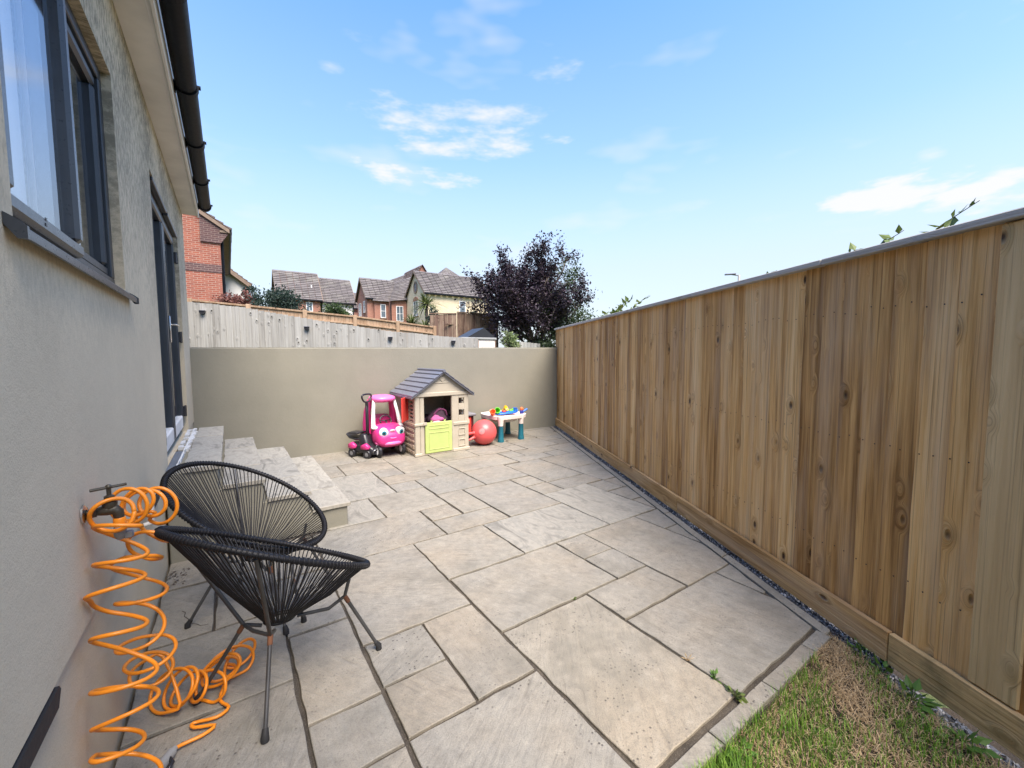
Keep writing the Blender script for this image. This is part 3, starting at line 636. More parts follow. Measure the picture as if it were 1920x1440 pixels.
# ------------------------------------------------------------------ the rendered house on the left
def build_house():
    t = thing('rendered_house', 'beige rendered house with anthracite window and glazed doors beside the patio', 'house', (-.55, 2.5, 0))
    XF = -.395; XB = -.70; Y0, Y1 = -3.0, 6.655; ZT = 3.215
    wy0, wy1, wz0, wz1 = 1.455, 2.725, 1.765, 2.765; dy0, dy1, dz0, dz1 = 3.86, 5.77, .655, 2.755
    w = MB()
    for (a, b, c, d) in ((Y0, wy0, .625, ZT), (wy0, wy1, .625, wz0), (wy0, wy1, wz1, ZT), (wy1, dy0, .625, ZT), (dy0, dy1, dz1, ZT), (dy1, Y1, .625, ZT)):
        w.box(XB, XF, a, b, c, d)
    w.box(XB - 6, XB, Y0, Y0 + .3, .1, ZT); w.box(XB - 6, XB, Y1 - .3, Y1, .1, ZT); w.box(XB - 6.3, XB - 6, Y0, Y1, .1, ZT)
    obj('wall', w, 'house_render', t)
    w = MB(); w.box(XB, XF - .014, Y0, Y1 - .004, -.1, .6247); obj('plinth', w, 'house_render', t)
    for (a, b) in ((1.10, 1.475), (3.03, 3.345)):
        w = MB(); w.prism([(a, .615), (b, .615), (b + .012, .60), (b - .012, .565), (a - .012, .565)], 'x', XF - .02, XF + .004)
        obj('air_vent', w, 'rubber', t)
    w = MB(); w.tube([(XF - .01, 2.86, .56), (XF + .02, 2.86, .565), (XF + .024, 2.86, .58), (XF + .024, 2.86, .66)], .012, 10); obj('overflow_pipe', w, 'soffit_board', t, smooth=40)
    # eaves
    s = MB(); s.box(-.402, -.245, Y0, Y1 - .02, ZT + .001, ZT + .014); sf = obj('soffit', s, 'soffit_board', t)
    s = MB(); s.box(-.262, -.258, Y0, Y1 - .02, ZT - .0015, ZT + .0008); obj('soffit_trim', s, 'white_trim', sf)
    s = MB(); s.bbox(-.245, -.226, Y0, Y1, ZT - .012, ZT + .19, .003); obj('fascia', s, 'white_trim', t)
    g = MB(); n = 12; cx, cz, R = -.158, ZT + .115, .062
    prof = [(cx + R * math.cos(PI + PI * k / n), cz + R * math.sin(PI + PI * k / n) * 1.05) for k in range(n + 1)]
    prof += [(cx + (R - .004) * math.cos(2 * PI - PI * k / n), cz + (R - .004) * math.sin(2 * PI - PI * k / n) * 1.05) for k in range(n + 1)]
    m = len(prof); ys = [Y0 + (Y1 - .1 - Y0) * i / 20 for i in range(21)]
    g.add([(p[0], y, p[1]) for y in ys for p in prof], [(i * m + k, i * m + (k + 1) % m, (i + 1) * m + (k + 1) % m, (i + 1) * m + k) for i in range(20) for k in range(m)])
    g.prism([(cx + R * math.cos(PI + PI * k / n), cz + R * math.sin(PI + PI * k / n) * 1.05) for k in range(n + 1)], 'y', Y1 - .1, Y1 - .085)
    gu = obj('gutter', g, 'gutter_plastic', t, smooth=40)
    for y in (-1.85, -.92, 0.0, .93, 1.86, 2.80, 3.75, 4.66, 5.60, 6.5):
        b = MB(); wd = .05 if abs(y - 4.66) > .1 else .09
        pr = [(cx + (R + .009) * math.cos(PI * .97 + PI * 1.06 * k / n), cz + (R + .009) * math.sin(PI * .97 + PI * 1.06 * k / n) * 1.05) for k in range(n + 1)]
        pr2 = [(cx + (R + .002) * math.cos(PI * .97 + PI * 1.06 * k / n), cz + (R + .002) * math.sin(PI * .97 + PI * 1.06 * k / n) * 1.05) for k in range(n + 1)]
        b.prism(pr + pr2[::-1], 'y', y - wd / 2, y + wd / 2); b.box(cx + R - .004, cx + R + .02, y - .02, y + .02, cz + .002, cz + .012); b.box(-.226, cx - R + .004, y - .02, y + .02, cz - .06, cz + .01)
        obj('gutter_bracket', b, 'gutter_plastic', gu)
    # roof: lapped tile courses running up from the gutter
    r = MB(); sl = math.tan(math.radians(35))
    for k in range(24):
        x = -.175 - k * .27; z = ZT + .195 + (-.175 - x) * sl
        r.box(0, -.33, Y0, Y1 + .04, 0, .018, T(x, 0, z, 0, math.atan(sl) * 1.0 - .02))
    obj('roof', r, 'concrete_tiles', t)
    # window
    fx = XF - .035
    f = MB(); fw = .055
    for (a, b, c, d) in ((wy0, wy1, wz0, wz0 + fw), (wy0, wy1, wz1 - fw, wz1), (wy0, wy0 + fw, wz0 + fw, wz1 - fw), (wy1 - fw, wy1, wz0 + fw, wz1 - fw), (2.05, 2.11, wz0 + fw, wz1 - fw)):
        f.bbox(fx - .07, fx, a, b, c, d, .004)
    win = obj('window', f, 'anthracite', t)
    def sash(a, b, c, d, x, w, name):
        q = MB()
        for (p, r2, u, v) in ((a, b, c, c + w), (a, b, d - w, d), (a, a + w, c + w, d - w), (b - w, b, c + w, d - w)): q.bbox(x - .05, x, p, r2, u, v, .012)
        o = obj(name, q, 'anthracite_light' if name == 'opening_sash' else 'anthracite', win)
        g2 = MB(); g2.box(x - .03, x - .024, a + w - .005, b - w + .005, c + w - .005, d - w + .005); obj('pane', g2, 'window_glass', win)
    sash(wy0 + .012, 2.085, wz0 + .03, wz1 - .02, fx + .028, .05, 'opening_sash'); sash(2.11, wy1 - .055, wz0 + .055, wz1 - .055, fx - .012, .05, 'fixed_sash')
    for z in (wz0 + .05, wz0 + .065):
        q = MB(); q.box(fx + .028, fx + .0295, 1.70, 1.712, z, z + .008); obj('drain_slot', q, 'black_plastic', win)
    s = MB(); s.prism([(fx - .06, wz0 + .004), (XF + .026, wz0 - .016), (XF + .032, wz0 - .022), (XF + .032, wz0 - .044), (XF + .025, wz0 - .044), (XF + .025, wz0 - .028), (fx - .06, wz0 - .012)], 'y', 1.40, 2.80)
    for y in (1.394, 2.794): s.prism([(XF + .001, wz0 + .006), (XF + .024, wz0 - .008), (XF + .037, wz0 - .02), (XF + .037, wz0 - .049), (XF + .02, wz0 - .049), (XF + .001, wz0 - .02)], 'y', y, y + .012)
    obj('window_sill', s, 'anthracite_light', win)
    b = MB(); b.box(fx - .085, fx - .08, wy0 + .02, 2.0, wz0, wz1); b.box(fx - .1, fx - .095, 2.1, 2.26, wz0, wz1); obj('blind', b, 'blind_fabric', win)
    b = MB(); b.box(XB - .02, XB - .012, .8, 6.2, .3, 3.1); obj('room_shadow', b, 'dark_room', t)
    # glazed double doors
    fx = XF - .05; fw = .05
    f = MB()
    for (a, b2, c, d) in ((dy0, dy1, dz1 - fw, dz1), (dy0, dy0 + fw, dz0, dz1 - fw), (dy1 - fw, dy1, dz0, dz1 - fw), (dy0 + fw, dy1 - fw, dz0, dz0 + .03)): f.bbox(fx - .07, fx, a, b2, c, d, .004)
    obj('door_frame', f, 'anthracite', t)
    ym = (dy0 + dy1) / 2
    for i, (a, b2) in enumerate(((dy0 + fw + .004, ym - .002), (ym + .002, dy1 - fw - .004))):
        q = MB(); c, d = dz0 + .035, dz1 - fw - .004; sw = .075; x = fx + .018
        for (p, r2, u, v) in ((a, b2, d - sw, d), (a, a + sw, c, d - sw), (b2 - sw, b2, c, d - sw)): q.bbox(x - .06, x, p, r2, u, v, .012)
        leaf = obj('door_leaf', q, 'anthracite', t)
        q = MB(); q.bbox(x - .06, x - .001, a + sw, b2 - sw, c, c + .13, .01); obj('bottom_rail', q, 'soffit_board', leaf)
        g2 = MB(); g2.box(x - .04, x - .032, a + sw - .01, b2 - sw + .01, c + .12, d - sw + .01); obj('pane', g2, 'window_glass', leaf)
        hy = a + .012 if i == 0 else b2 - .012
        for z in (.86, 1.66, 2.5):
            h = MB(); h.bbox(x - .002, x + .022, hy - .03, hy + .03, z - .055, z + .055, .004); h.lathe([(.011, z - .06), (.011, z + .06)], 8, T(x + .018, hy + (-.02 if i == 0 else .02), 0)); obj('hinge', h, 'black_plastic', leaf)
        h = MB(); h.bbox(x, x + .04, a + .02, b2 - .05, d + .002, d + .03, .005); obj('drip_bar', h, 'black_plastic', leaf)
        if i == 1:
            h = MB(); h.bbox(x, x + .012, a + .02, a + .055, 1.58, 1.82, .004); h.tube([(x, a + .038, 1.74), (x + .05, a + .038, 1.74), (x + .055, a + .06, 1.74), (x + .055, a + .17, 1.74)], .009, 8); obj('door_handle', h, 'chrome', leaf, smooth=40)
    b = MB(); b.box(fx - .16, fx - .155, dy0 + .05, dy0 + .6, dz0 + .05, dz1 - .05); obj('curtain', b, 'blind_fabric', t)
build_house()

# ------------------------------------------------------------------ garden tap and coiled hose
def build_tap():
    t = thing('garden_tap', 'old brass garden tap on the rendered house wall', 'tap', (-.395, 1.79, .96))
    m = MB(); m.lathe([(.03, 0), (.03, .005), (.022, .009), (.013, .012)], 16, T(-.394, 1.79, .962, 0, PI / 2)); obj('wall_plate', m, 'chrome', t, smooth=40)
    m = MB(); m.tube([(-.39, 1.79, .962), (-.362, 1.79, .962)], .0105, 10); m.tube([(-.365, 1.79, .962), (-.352, 1.79, .963), (-.338, 1.79, .964), (-.322, 1.79, .962), (-.314, 1.79, .952), (-.312, 1.79, .932)], [.011, .015, .018, .017, .015, .013], 12)
    m.lathe([(.016, 0), (.016, .012)], 6, T(-.375, 1.79, .962, 0, PI / 2)); b = obj('tap_body', m, 'old_brass', t, smooth=40)
    m = MB(); m.lathe([(.017, .97), (.019, .98), (.019, .99), (.013, .995), (.013, 1.008), (.006, 1.012), (.006, 1.04)], 12, T(-.332, 1.79, 0)); m.tube([(-.372, 1.775, 1.036), (-.292, 1.805, 1.036)], [.005, .0045], 8); m.ell((-.332, 1.79, 1.037), (.009, .009, .009), 8, 6); obj('tap_handle', m, 'old_brass', t, smooth=40)
build_tap()
def helix(path, rads, turns, ph0=0.0, k=22, flat=1.0, shear=0.0):
    """coil wound round a smooth path; rads and turns per path point"""
    P = catmull(path, 14); n = len(P); out = []; ph = ph0
    tot = int(turns * k); side = None
    for i in range(tot + 1):
        s = i / tot * (n - 1); j = min(int(s), n - 2); f = s - j; p = P[j].lerp(P[j + 1], f); t = (P[j + 1] - P[j]).normalized()
        if side is None: side = t.cross(Vector((.3, .2, 1)) if abs(t.z) < .8 else Vector((0, 1, 0))).normalized()
        side = (side - t * side.dot(t)).normalized(); up = t.cross(side)
        rr = s / (n - 1) * (len(rads) - 1); a = min(int(rr), len(rads) - 2); R = rads[a] + (rads[a + 1] - rads[a]) * (rr - a)
        an = ph0 + 2 * PI * i / k; wob = 1 + .14 * math.sin(i * .37) + .14 * math.sin(i * .131 + 1)
        q = p + (side * math.cos(an) + up * math.sin(an) * flat + t * math.cos(an + .6) * shear) * R * wob
        q += Vector((.014 * math.sin(i * .071 + 2), .02 * math.sin(i * .053 + 1), .016 * math.sin(i * .19))); q.z = max(q.z, .009); q.x = max(q.x, -.384); out.append(q)
    return out
def build_hose():
    t = thing('coiled_hose', 'orange spiral garden hose hanging from the wall tap and trailing over the slabs', 'hose', (-.3, 1.75, 0))
    a = helix([(-.312, 1.79, .90), (-.318, 1.76, .72), (-.32, 1.70, .45), (-.318, 1.66, .22), (-.31, 1.63, .05)], [.06, .072, .074, .074, .07], 8.4, .6, 22, 1.0, .35)
    z = [(-.27, 1.62, .012), (-.25, 1.68, .012), (-.28, 1.78, .03)]
    pts = [(-.314, 1.79, .905)] + a
    m = MB(); m.tube(catmull(pts[::2], 3), .0064, 8); obj('hanging_coil', m, 'hose_orange', t, smooth=True)
    b = helix([(-.312, 1.83, .95), (-.27, 1.93, .93), (-.235, 2.02, .90)], [.045, .05, .055], 4.2, 1.0)
    b2 = helix([(-.25, 2.0, .82), (-.29, 1.93, .7), (-.30, 1.95, .4), (-.28, 2.08, .16)], [.06, .068, .07, .07], 6.5, 2.0, 22, 1.0, .35)
    c = helix([(-.27, 2.12, .075), (-.2, 2.12, .07), (-.12, 2.11, .066), (-.05, 2.17, .062), (-.02, 2.26, .06)], [.078, .07, .064, .058, .052], 8.5, .4, 22, .85, .8)
    pts = [(-.312, 1.81, .9)] + b[::2] + b2[::2] + c[::2] + [(-.03, 2.2, .03), (-.07, 2.12, .03), (-.09, 2.04, .014), (-.06, 1.98, .012), (-.1, 1.95, .012), (-.175, 1.97, .012), (-.17, 1.94, .014), (-.105, 1.91, .012), (-.14, 1.885, .012), (-.2, 1.875, .016), (-.222, 1.862, .022)]
    m = MB(); m.tube(catmull(pts, 3), .0064, 8); obj('trailing_coil', m, 'hose_orange', t, smooth=True)
    m = MB(); m.tube(catmull([(-.355 + .0, 1.79, .962)] and [(-.325 + .052 * math.cos(u), 1.775 + .012 * math.sin(2 * u), .948 + .052 * math.sin(u)) for u in [i * .45 for i in range(15)]], 3), .0064, 8); obj('tap_loop', m, 'hose_orange', t, smooth=True)
    m = MB(); m.lathe([(.014, .905), (.016, .912), (.016, .93), (.014, .934)], 14, T(-.312, 1.79, 0)); obj('tap_collar', m, 'hose_orange', t, smooth=40)
    m = MB(); m.lathe([(.009, .862), (.012, .868), (.0165, .876), (.0155, .9), (.0135, .906)], 14, T(-.312, 1.79, 0)); m.bbox(-.304, -.28, 1.78, 1.80, .862, .885, .004); obj('tap_connector', m, 'connector_grey', t, smooth=40)
    d = Vector((-.27, 1.772, .03)) - Vector((-.222, 1.862, .024)); p0 = Vector((-.222, 1.862, .024)); pp = [p0 + d * s for s in (0, .12, .16, .5, .9, 1.3, 1.7)]
    m = MB(); m.tube(pp, [.010, .0105, .0165, .018, .0195, .021, .016], 14); n = obj('spray_nozzle', m, 'connector_grey', t, smooth=50)
    m = MB(); q = p0 + d * .55; m.tube([q + Vector((.016, .004, .004)), q + Vector((.026, -.02, .002)), q + Vector((.016, -.05, .004))], [.006, .007, .005], 8); obj('trigger', m, 'black_plastic', n, smooth=True)
build_hose()

# ------------------------------------------------------------------ two string chairs
RA, RB, RH, RT = .445, .355, .606, .504
def rim(T_, s=1.0): return Vector((RA * s * math.cos(T_) * math.cos(RT), RB * s * math.sin(T_), RH - RA * s * math.cos(T_) * math.sin(RT)))
def make_chair(label, loc, rz):
    t = thing('string_chair', label, 'chair', loc, rz, 'string chairs beside the steps')
    m = MB(); N_ = 72; m.tube([rim(2 * PI * k / N_) for k in range(N_)], .0125, 10, closed=True)
    rr = obj('rim', m, 'black_cord', t, smooth=True, local=True)
    # cord wound round the rim
    m = MB(); W = 150
    for k in range(W):
        a = 2 * PI * k / W; c = rim(a); tn = (rim(a + .01) - rim(a - .01)).normalized(); s1 = tn.cross(Vector((0, 0, 1))).normalized(); s2 = tn.cross(s1)
        m.tube([c + (s1 * math.cos(u) + s2 * math.sin(u)) * .0135 for u in [2 * PI * i / 8 for i in range(8)]], .0032, 4, closed=True)
    tag(obj('rim_winding', m, 'black_cord', rr, smooth=True, local=True), kind='stuff')
    hub = Vector((0, 0, .288)); hr = (.062, .045)
    def hp(a): return Vector((hub.x + hr[0] * math.cos(a), hub.y + hr[1] * math.sin(a), hub.z - hr[0] * math.cos(a) * .2))
    m = MB(); m.tube([hp(2 * PI * k / 28) for k in range(28)], .008, 8, closed=True); m.tube([hp(2 * PI * k / 28) + Vector((0, 0, .012)) for k in range(28)], .006, 6, closed=True); obj('seat_ring', m, 'black_cord', t, smooth=True, local=True)
    m = MB(); rnd = random.Random(4); Q = 118
    for k in range(Q):
        a = 2 * PI * k / Q + rnd.uniform(-.008, .008); b = a + rnd.uniform(-.06, .06); p, q = rim(a), hp(b)
        n = ((p - Vector((0, 0, RH))).cross(Vector((0, 0, 1)))); mid = p.lerp(q, .5) + Vector((0, 0, -.012 - rnd.uniform(0, .008)))
        m.tube([p, p.lerp(q, .25) + Vector((0, 0, -.008)), mid, p.lerp(q, .75) + Vector((0, 0, -.008)), q], .0029, 5, caps=False)
    tag(obj('cords', m, 'black_cord', t, smooth=True, local=True), kind='stuff')
    for (sx, sy) in ((-1, -1), (-1, 1), (1, -1), (1, 1)):
        if sx < 0: ft, jt, top = Vector((-.232, sy * .212, .012)), Vector((-.105, sy * .085, .30)), rim(PI + sy * -.82, .97); 
        else: ft, jt, top = Vector((.325, sy * .262, .012)), Vector((.205, sy * .175, .318)), Vector((0, 0, .288)).lerp(rim(sy * .78), .78)
        top = top + Vector((0, 0, -.016))
        m = MB(); m.tube([ft, jt], [.0078, .0085], 10); lg = obj('leg', m, 'dark_steel', t, smooth=40, local=True)
        m = MB(); m.tube([ft + Vector((0, 0, -.012)), ft + Vector((0, 0, .006)), ft + (jt - ft) * .09], [.015, .0145, .0105], 12); obj('rubber_foot', m, 'rubber', lg, smooth=50, local=True)
        m = MB(); e = jt - (jt - ft).normalized() * .035; m.tube([e, jt + (jt - ft).normalized() * .002], .0105, 10); obj('clamp', m, 'rust', lg, smooth=50, local=True)
        m = MB(); inn = Vector((sx * .055, sy * .04, .277))
        if sx < 0: m.tube([top, jt, inn], [.008, .0085, .008], 8)
        else: m.tube([top, jt, jt + Vector((-.05, -sy * .05, -.045)), inn], [.008, .0085, .0085, .008], 8)
        obj('seat_strut', m, 'dark_steel', t, smooth=50, local=True)
    for sx in (-1,):
        m = MB(); m.tube([(-.105, -.085, .30), (-.12, 0, .305), (-.105, .085, .30)], .0075, 8); obj('cross_bar', m, 'dark_steel', t, smooth=50, local=True)
    return t
ch = make_chair('black string chair nearest the camera, seen from behind, with a low oval seat', (.139, 2.036, 0), .55)
dup(ch, (.07, 2.772, 0), -.606, 'black string chair behind the other one, its oval woven seat facing the camera')

# ------------------------------------------------------------------ toys by the end wall
def build_playhouse():
    t = thing('playhouse', 'cream plastic playhouse with grey pitched roof and lime green half door', 'playhouse', (2.58, 5.98, 0))
    x0, x1, y0, y1, ze, zr = 2.15, 3.01, 5.56, 6.40, .885, 1.20; xm = (x0 + x1) / 2; th = .045
    # front wall round the doorway
    f = MB(); d0, d1 = 2.292, 2.728
    f.bbox(x0, x0 + .075, y0, y0 + th, 0, ze, .01); f.bbox(x0 + .078, d0, y0 + .006, y0 + th, 0, ze, .008)
    f.bbox(d0, d1, y0 + .004, y0 + th, 0, .03, .006)
    # right panel with two square openings
    px0, px1 = d1, x1; wx0, wx1 = 2.845, 2.935
    f.bbox(px0, wx0, y0, y0 + th, 0, ze, .008); f.bbox(wx1, px1, y0, y0 + th, 0, ze, .008)
    for (a, b) in ((0, .545), (.635, .725), (.815, ze)): f.box(wx0 - .002, wx1 + .002, y0 + .003, y0 + th - .003, a, b)
    front = obj('front_wall', f, 'cream_plastic', t)
    for z in (.24, .07):
        q = MB()
        for (a, b, c, d) in ((wx0 - .015, wx1 + .015, z, z + .014), (wx0 - .015, wx1 + .015, z + .1, z + .114), (wx0 - .015, wx0, z + .014, z + .1), (wx1, wx1 + .015, z + .014, z + .1)): q.bbox(a, b, y0 - .007, y0 + .004, c, d, .003)
        obj('moulded_square', q, 'cream_plastic', front)
    for bb in ((x0 - .014, d0, .44, .48), (px0 + .02, x1 + .012, .40, .45), (px0 + .01, x1 + .012, .0, .05), (x0 - .012, x0 + .1, 0, .045)): q = MB(); q.bbox(bb[0], bb[1], y0 - .014, y0 + .02, bb[2], bb[3], .008); obj('front_belt', q, 'cream_plastic', front)
    g = MB(); g.prism([(x0 - .0, ze), (x1 + .0, ze), (xm, zr)], 'y', y0 + .002, y0 + .03); g.bbox(x0, x1, y0 - .012, y0 + .03, ze - .03, ze + .03, .008); g.bbox(xm - .13, xm + .13, y0 - .006, y0 + .01, ze + .16, ze + .175, .003); gb = obj('gable', g, 'cream_plastic', t)
    h = MB()                                                # moulded heart near the top of the gable
    hp = [(xm + .05 * (16 * math.sin(a) ** 3) / 16, ze + .225 + .05 * (13 * math.cos(a) - 5 * math.cos(2 * a) - 2 * math.cos(3 * a) - math.cos(4 * a)) / 16) for a in [2 * PI * k / 24 for k in range(24)]]
    h.prism(hp, 'y', y0 - .008, y0 + .003); obj('heart_moulding', h, 'cream_plastic', gb)
    g = MB(); g.prism([(x0, ze), (x1, ze), (xm, zr)], 'y', y1 - .03, y1 - .002); g.box(x0, x1, y1 - th, y1, 0, ze - .002); obj('back_wall', g, 'cream_plastic', t)
    # half door
    d = MB(); d.bbox(d0 + .006, d1 - .004, y0 - .008, y0 + .022, .028, .478, .006); door = obj('half_door', d, 'green_plastic', t)
    for (a, b, c, e) in ((d0 + .06, d1 - .055, .38, .435), (d0 + .06, d1 - .055, .08, .33)):
        q = MB(); w = .008
        for (p, r, u, v) in ((a, b, c, c + w), (a, b, e - w, e), (a, a + w, c + w, e - w), (b - w, b, c + w, e - w)): q.bbox(p, r, y0 - .014, y0 - .005, u, v, .003)
        obj('moulded_panel', q, 'green_plastic', door)
    q = MB(); q.bbox(d0 - .03, d0 + .03, y0 - .022, y0 - .006, .445, .49, .006); obj('latch', q, 'cream_plastic', door)
    q = MB()
    for xx in (d0 + .09, d0 + .3): q.prism([(xx, .474), (xx + .022, .474), (xx + .03, .51), (xx + .016, .495), (xx + .004, .51)], 'y', y0 - .004, y0 + .012)
    obj('door_peg', q, 'green_plastic', door)
    # side walls
    for (xs, s) in ((x0, 1), (x1, -1)):
        a, b = (xs, xs + .035) if s > 0 else (xs - .035, xs)
        w = MB(); w.box(a, b, y0 + th, y1 - th, 0, .43); w.box(a, b, y0 + th, y0 + .085, .43, ze); w.box(a, b, y0 + .225, y0 + .27, .43, ze); w.box(a, b, y1 - .3, y1 - th, .43, ze); w.box(a, b, y0 + .27, y1 - .3, .43, .5); w.box(a, b, y0 + .27, y1 - .3, .83, ze); w.box(a, b, y0 + .085, y0 + .225, .43, .5); w.box(a, b, y0 + .085, y0 + .225, .85, ze)
        side = obj('side_wall', w, 'cream_plastic', t)
        for k in range(6):
            z = .518 + k * .056; q = MB(); q.box(0, .03, y0 + .084, y0 + .226, 0, .02, T(a, 0, z, 0, -.12 * s)); obj('louvre_slat', q, 'cream_plastic', side)
        q = MB(); q.bbox(a - (.014 if s > 0 else -.0), b + (.0 if s > 0 else .014), y0 - .008, y1, .43, .478, .008); obj('side_belt', q, 'stone_plastic', side)
        rnd = random.Random(6); yy = y0 + .05                # moulded rubble stones on the lower half
        for row in range(5):
            yy = y0 + .05 + rnd.uniform(-.03, 0)
            while yy < y1 - .1:
                L = rnd.uniform(.07, .15); q = MB(); xx = (a - .012, a + .004) if s > 0 else (b - .004, b + .012)
                q.bbox(xx[0], xx[1], max(yy, y0 + .048), min(yy + L - .01, y1 - .05), .02 + row * .08 + rnd.uniform(0, .02), .02 + row * .08 + rnd.uniform(.05, .07), .008); obj('moulded_stone', q, 'stone_plastic', side); yy += L
    q = MB(); q.box(x0 - .012, x0 - .004, y0 + .262, y0 + .282, .5, .83); q.bbox(-.27, 0, -.008, .008, .5, .85, .006, T(x0 - .006, y0 + .30, 0, 0, 0, .95)); obj('red_shutter', q, 'red_plastic', t)
    # roof: lapped boards on both slopes
    L = 6
    for s in (-1, 1):
        rm = MB(); ex = xm + s * .50; ez = .868; rx = xm; rz = 1.225
        rm.prism([(rx, rz - .006), (ex, ez - .006), (ex, ez - .03), (rx, rz - .03)], 'y', y0 - .06, y1 + .06); ro = obj('roof_slope', rm, 'slate_plastic', t)
        for k in range(L):
            a0, a1 = k / L, (k + 1) / L - .012; lift = .014
            p = lambda u, o: (rx + (ex - rx) * u, rz + (ez - rz) * u + o)
            q = MB(); q.prism([p(a0, .0), p(a1, lift), p(a1, -.002), p(a0, -.004)], 'y', y0 - .072, y1 + .07); obj('roof_board', q, 'slate_plastic', ro)
    q = MB(); q.tube([(xm, y0 - .08, 1.228), (xm, y1 + .08, 1.228)], .022, 10); obj('ridge', q, 'slate_plastic', t, smooth=40)
    q = MB(); q.box(x0 + .04, x1 - .04, y0 + .05, y1 - .05, .004, .02); obj('floor_panel', q, 'grey_plastic', t)
build_playhouse()
def lump(c, r, seed, amp=.25, n=14, m=9):
    rnd = random.Random(seed); ph = [rnd.uniform(0, 6) for _ in range(6)]; mb = MB(); mb.ell((0, 0, 0), (1, 1, 1), n, m)
    vs = []
    for v in mb.v:
        k = 1 + amp * (math.sin(v[0] * 3 + ph[0]) * math.sin(v[1] * 4 + ph[1]) + .5 * math.sin(v[2] * 5 + ph[2]) + .5 * math.sin(v[0] * 7 + v[1] * 6 + ph[3]) * .6)
        vs.append((c[0] + v[0] * r[0] * k, c[1] + v[1] * r[1] * k, c[2] + v[2] * r[2] * k))
    mb.v = vs; return mb
def build_inside():
    b = MB(); b.bbox(2.25, 2.86, 5.85, 6.33, .02, .5, .02); tag(obj('dark_crate', b, 'dark_fabric'), 'dark storage box standing inside the playhouse', 'box')
    t = thing('toy_bag', 'crumpled purple and pink fabric bag heaped behind the half door', 'bag', (2.6, 5.75, .4))
    obj('bag_body', lump((2.6, 5.76, .50), (.15, .1, .13), 3), 'dark_fabric', t, smooth=True); obj('bag_flap', lump((2.55, 5.69, .49), (.11, .05, .07), 9), 'mauve_fabric', t, smooth=True); obj('bag_handle', (lambda m: m.tube(catmull([(2.5, 5.72, .56), (2.58, 5.7, .64), (2.68, 5.7, .62), (2.72, 5.72, .53)], 6), .014, 7))(MB()), 'purple_fabric', t, smooth=True)
    obj('bag_lining', lump((2.53, 5.66, .42), (.1, .05, .055), 12), 'pale_fabric', t, smooth=True)
build_inside()
def wheel(mb, c, r, w, axis='x', n=20):
    M = T(*c) @ (Matrix.Rotation(PI / 2, 4, 'Y') if axis == 'x' else Matrix.Rotation(PI / 2, 4, 'X'))
    mb.lathe([(r * .55, -w / 2), (r * .9, -w / 2), (r, -w * .3), (r, w * .3), (r * .9, w / 2), (r * .55, w / 2), (r * .5, w * .3), (r * .5, -w * .3), (r * .55, -w / 2)], n, M, cap=False); return mb
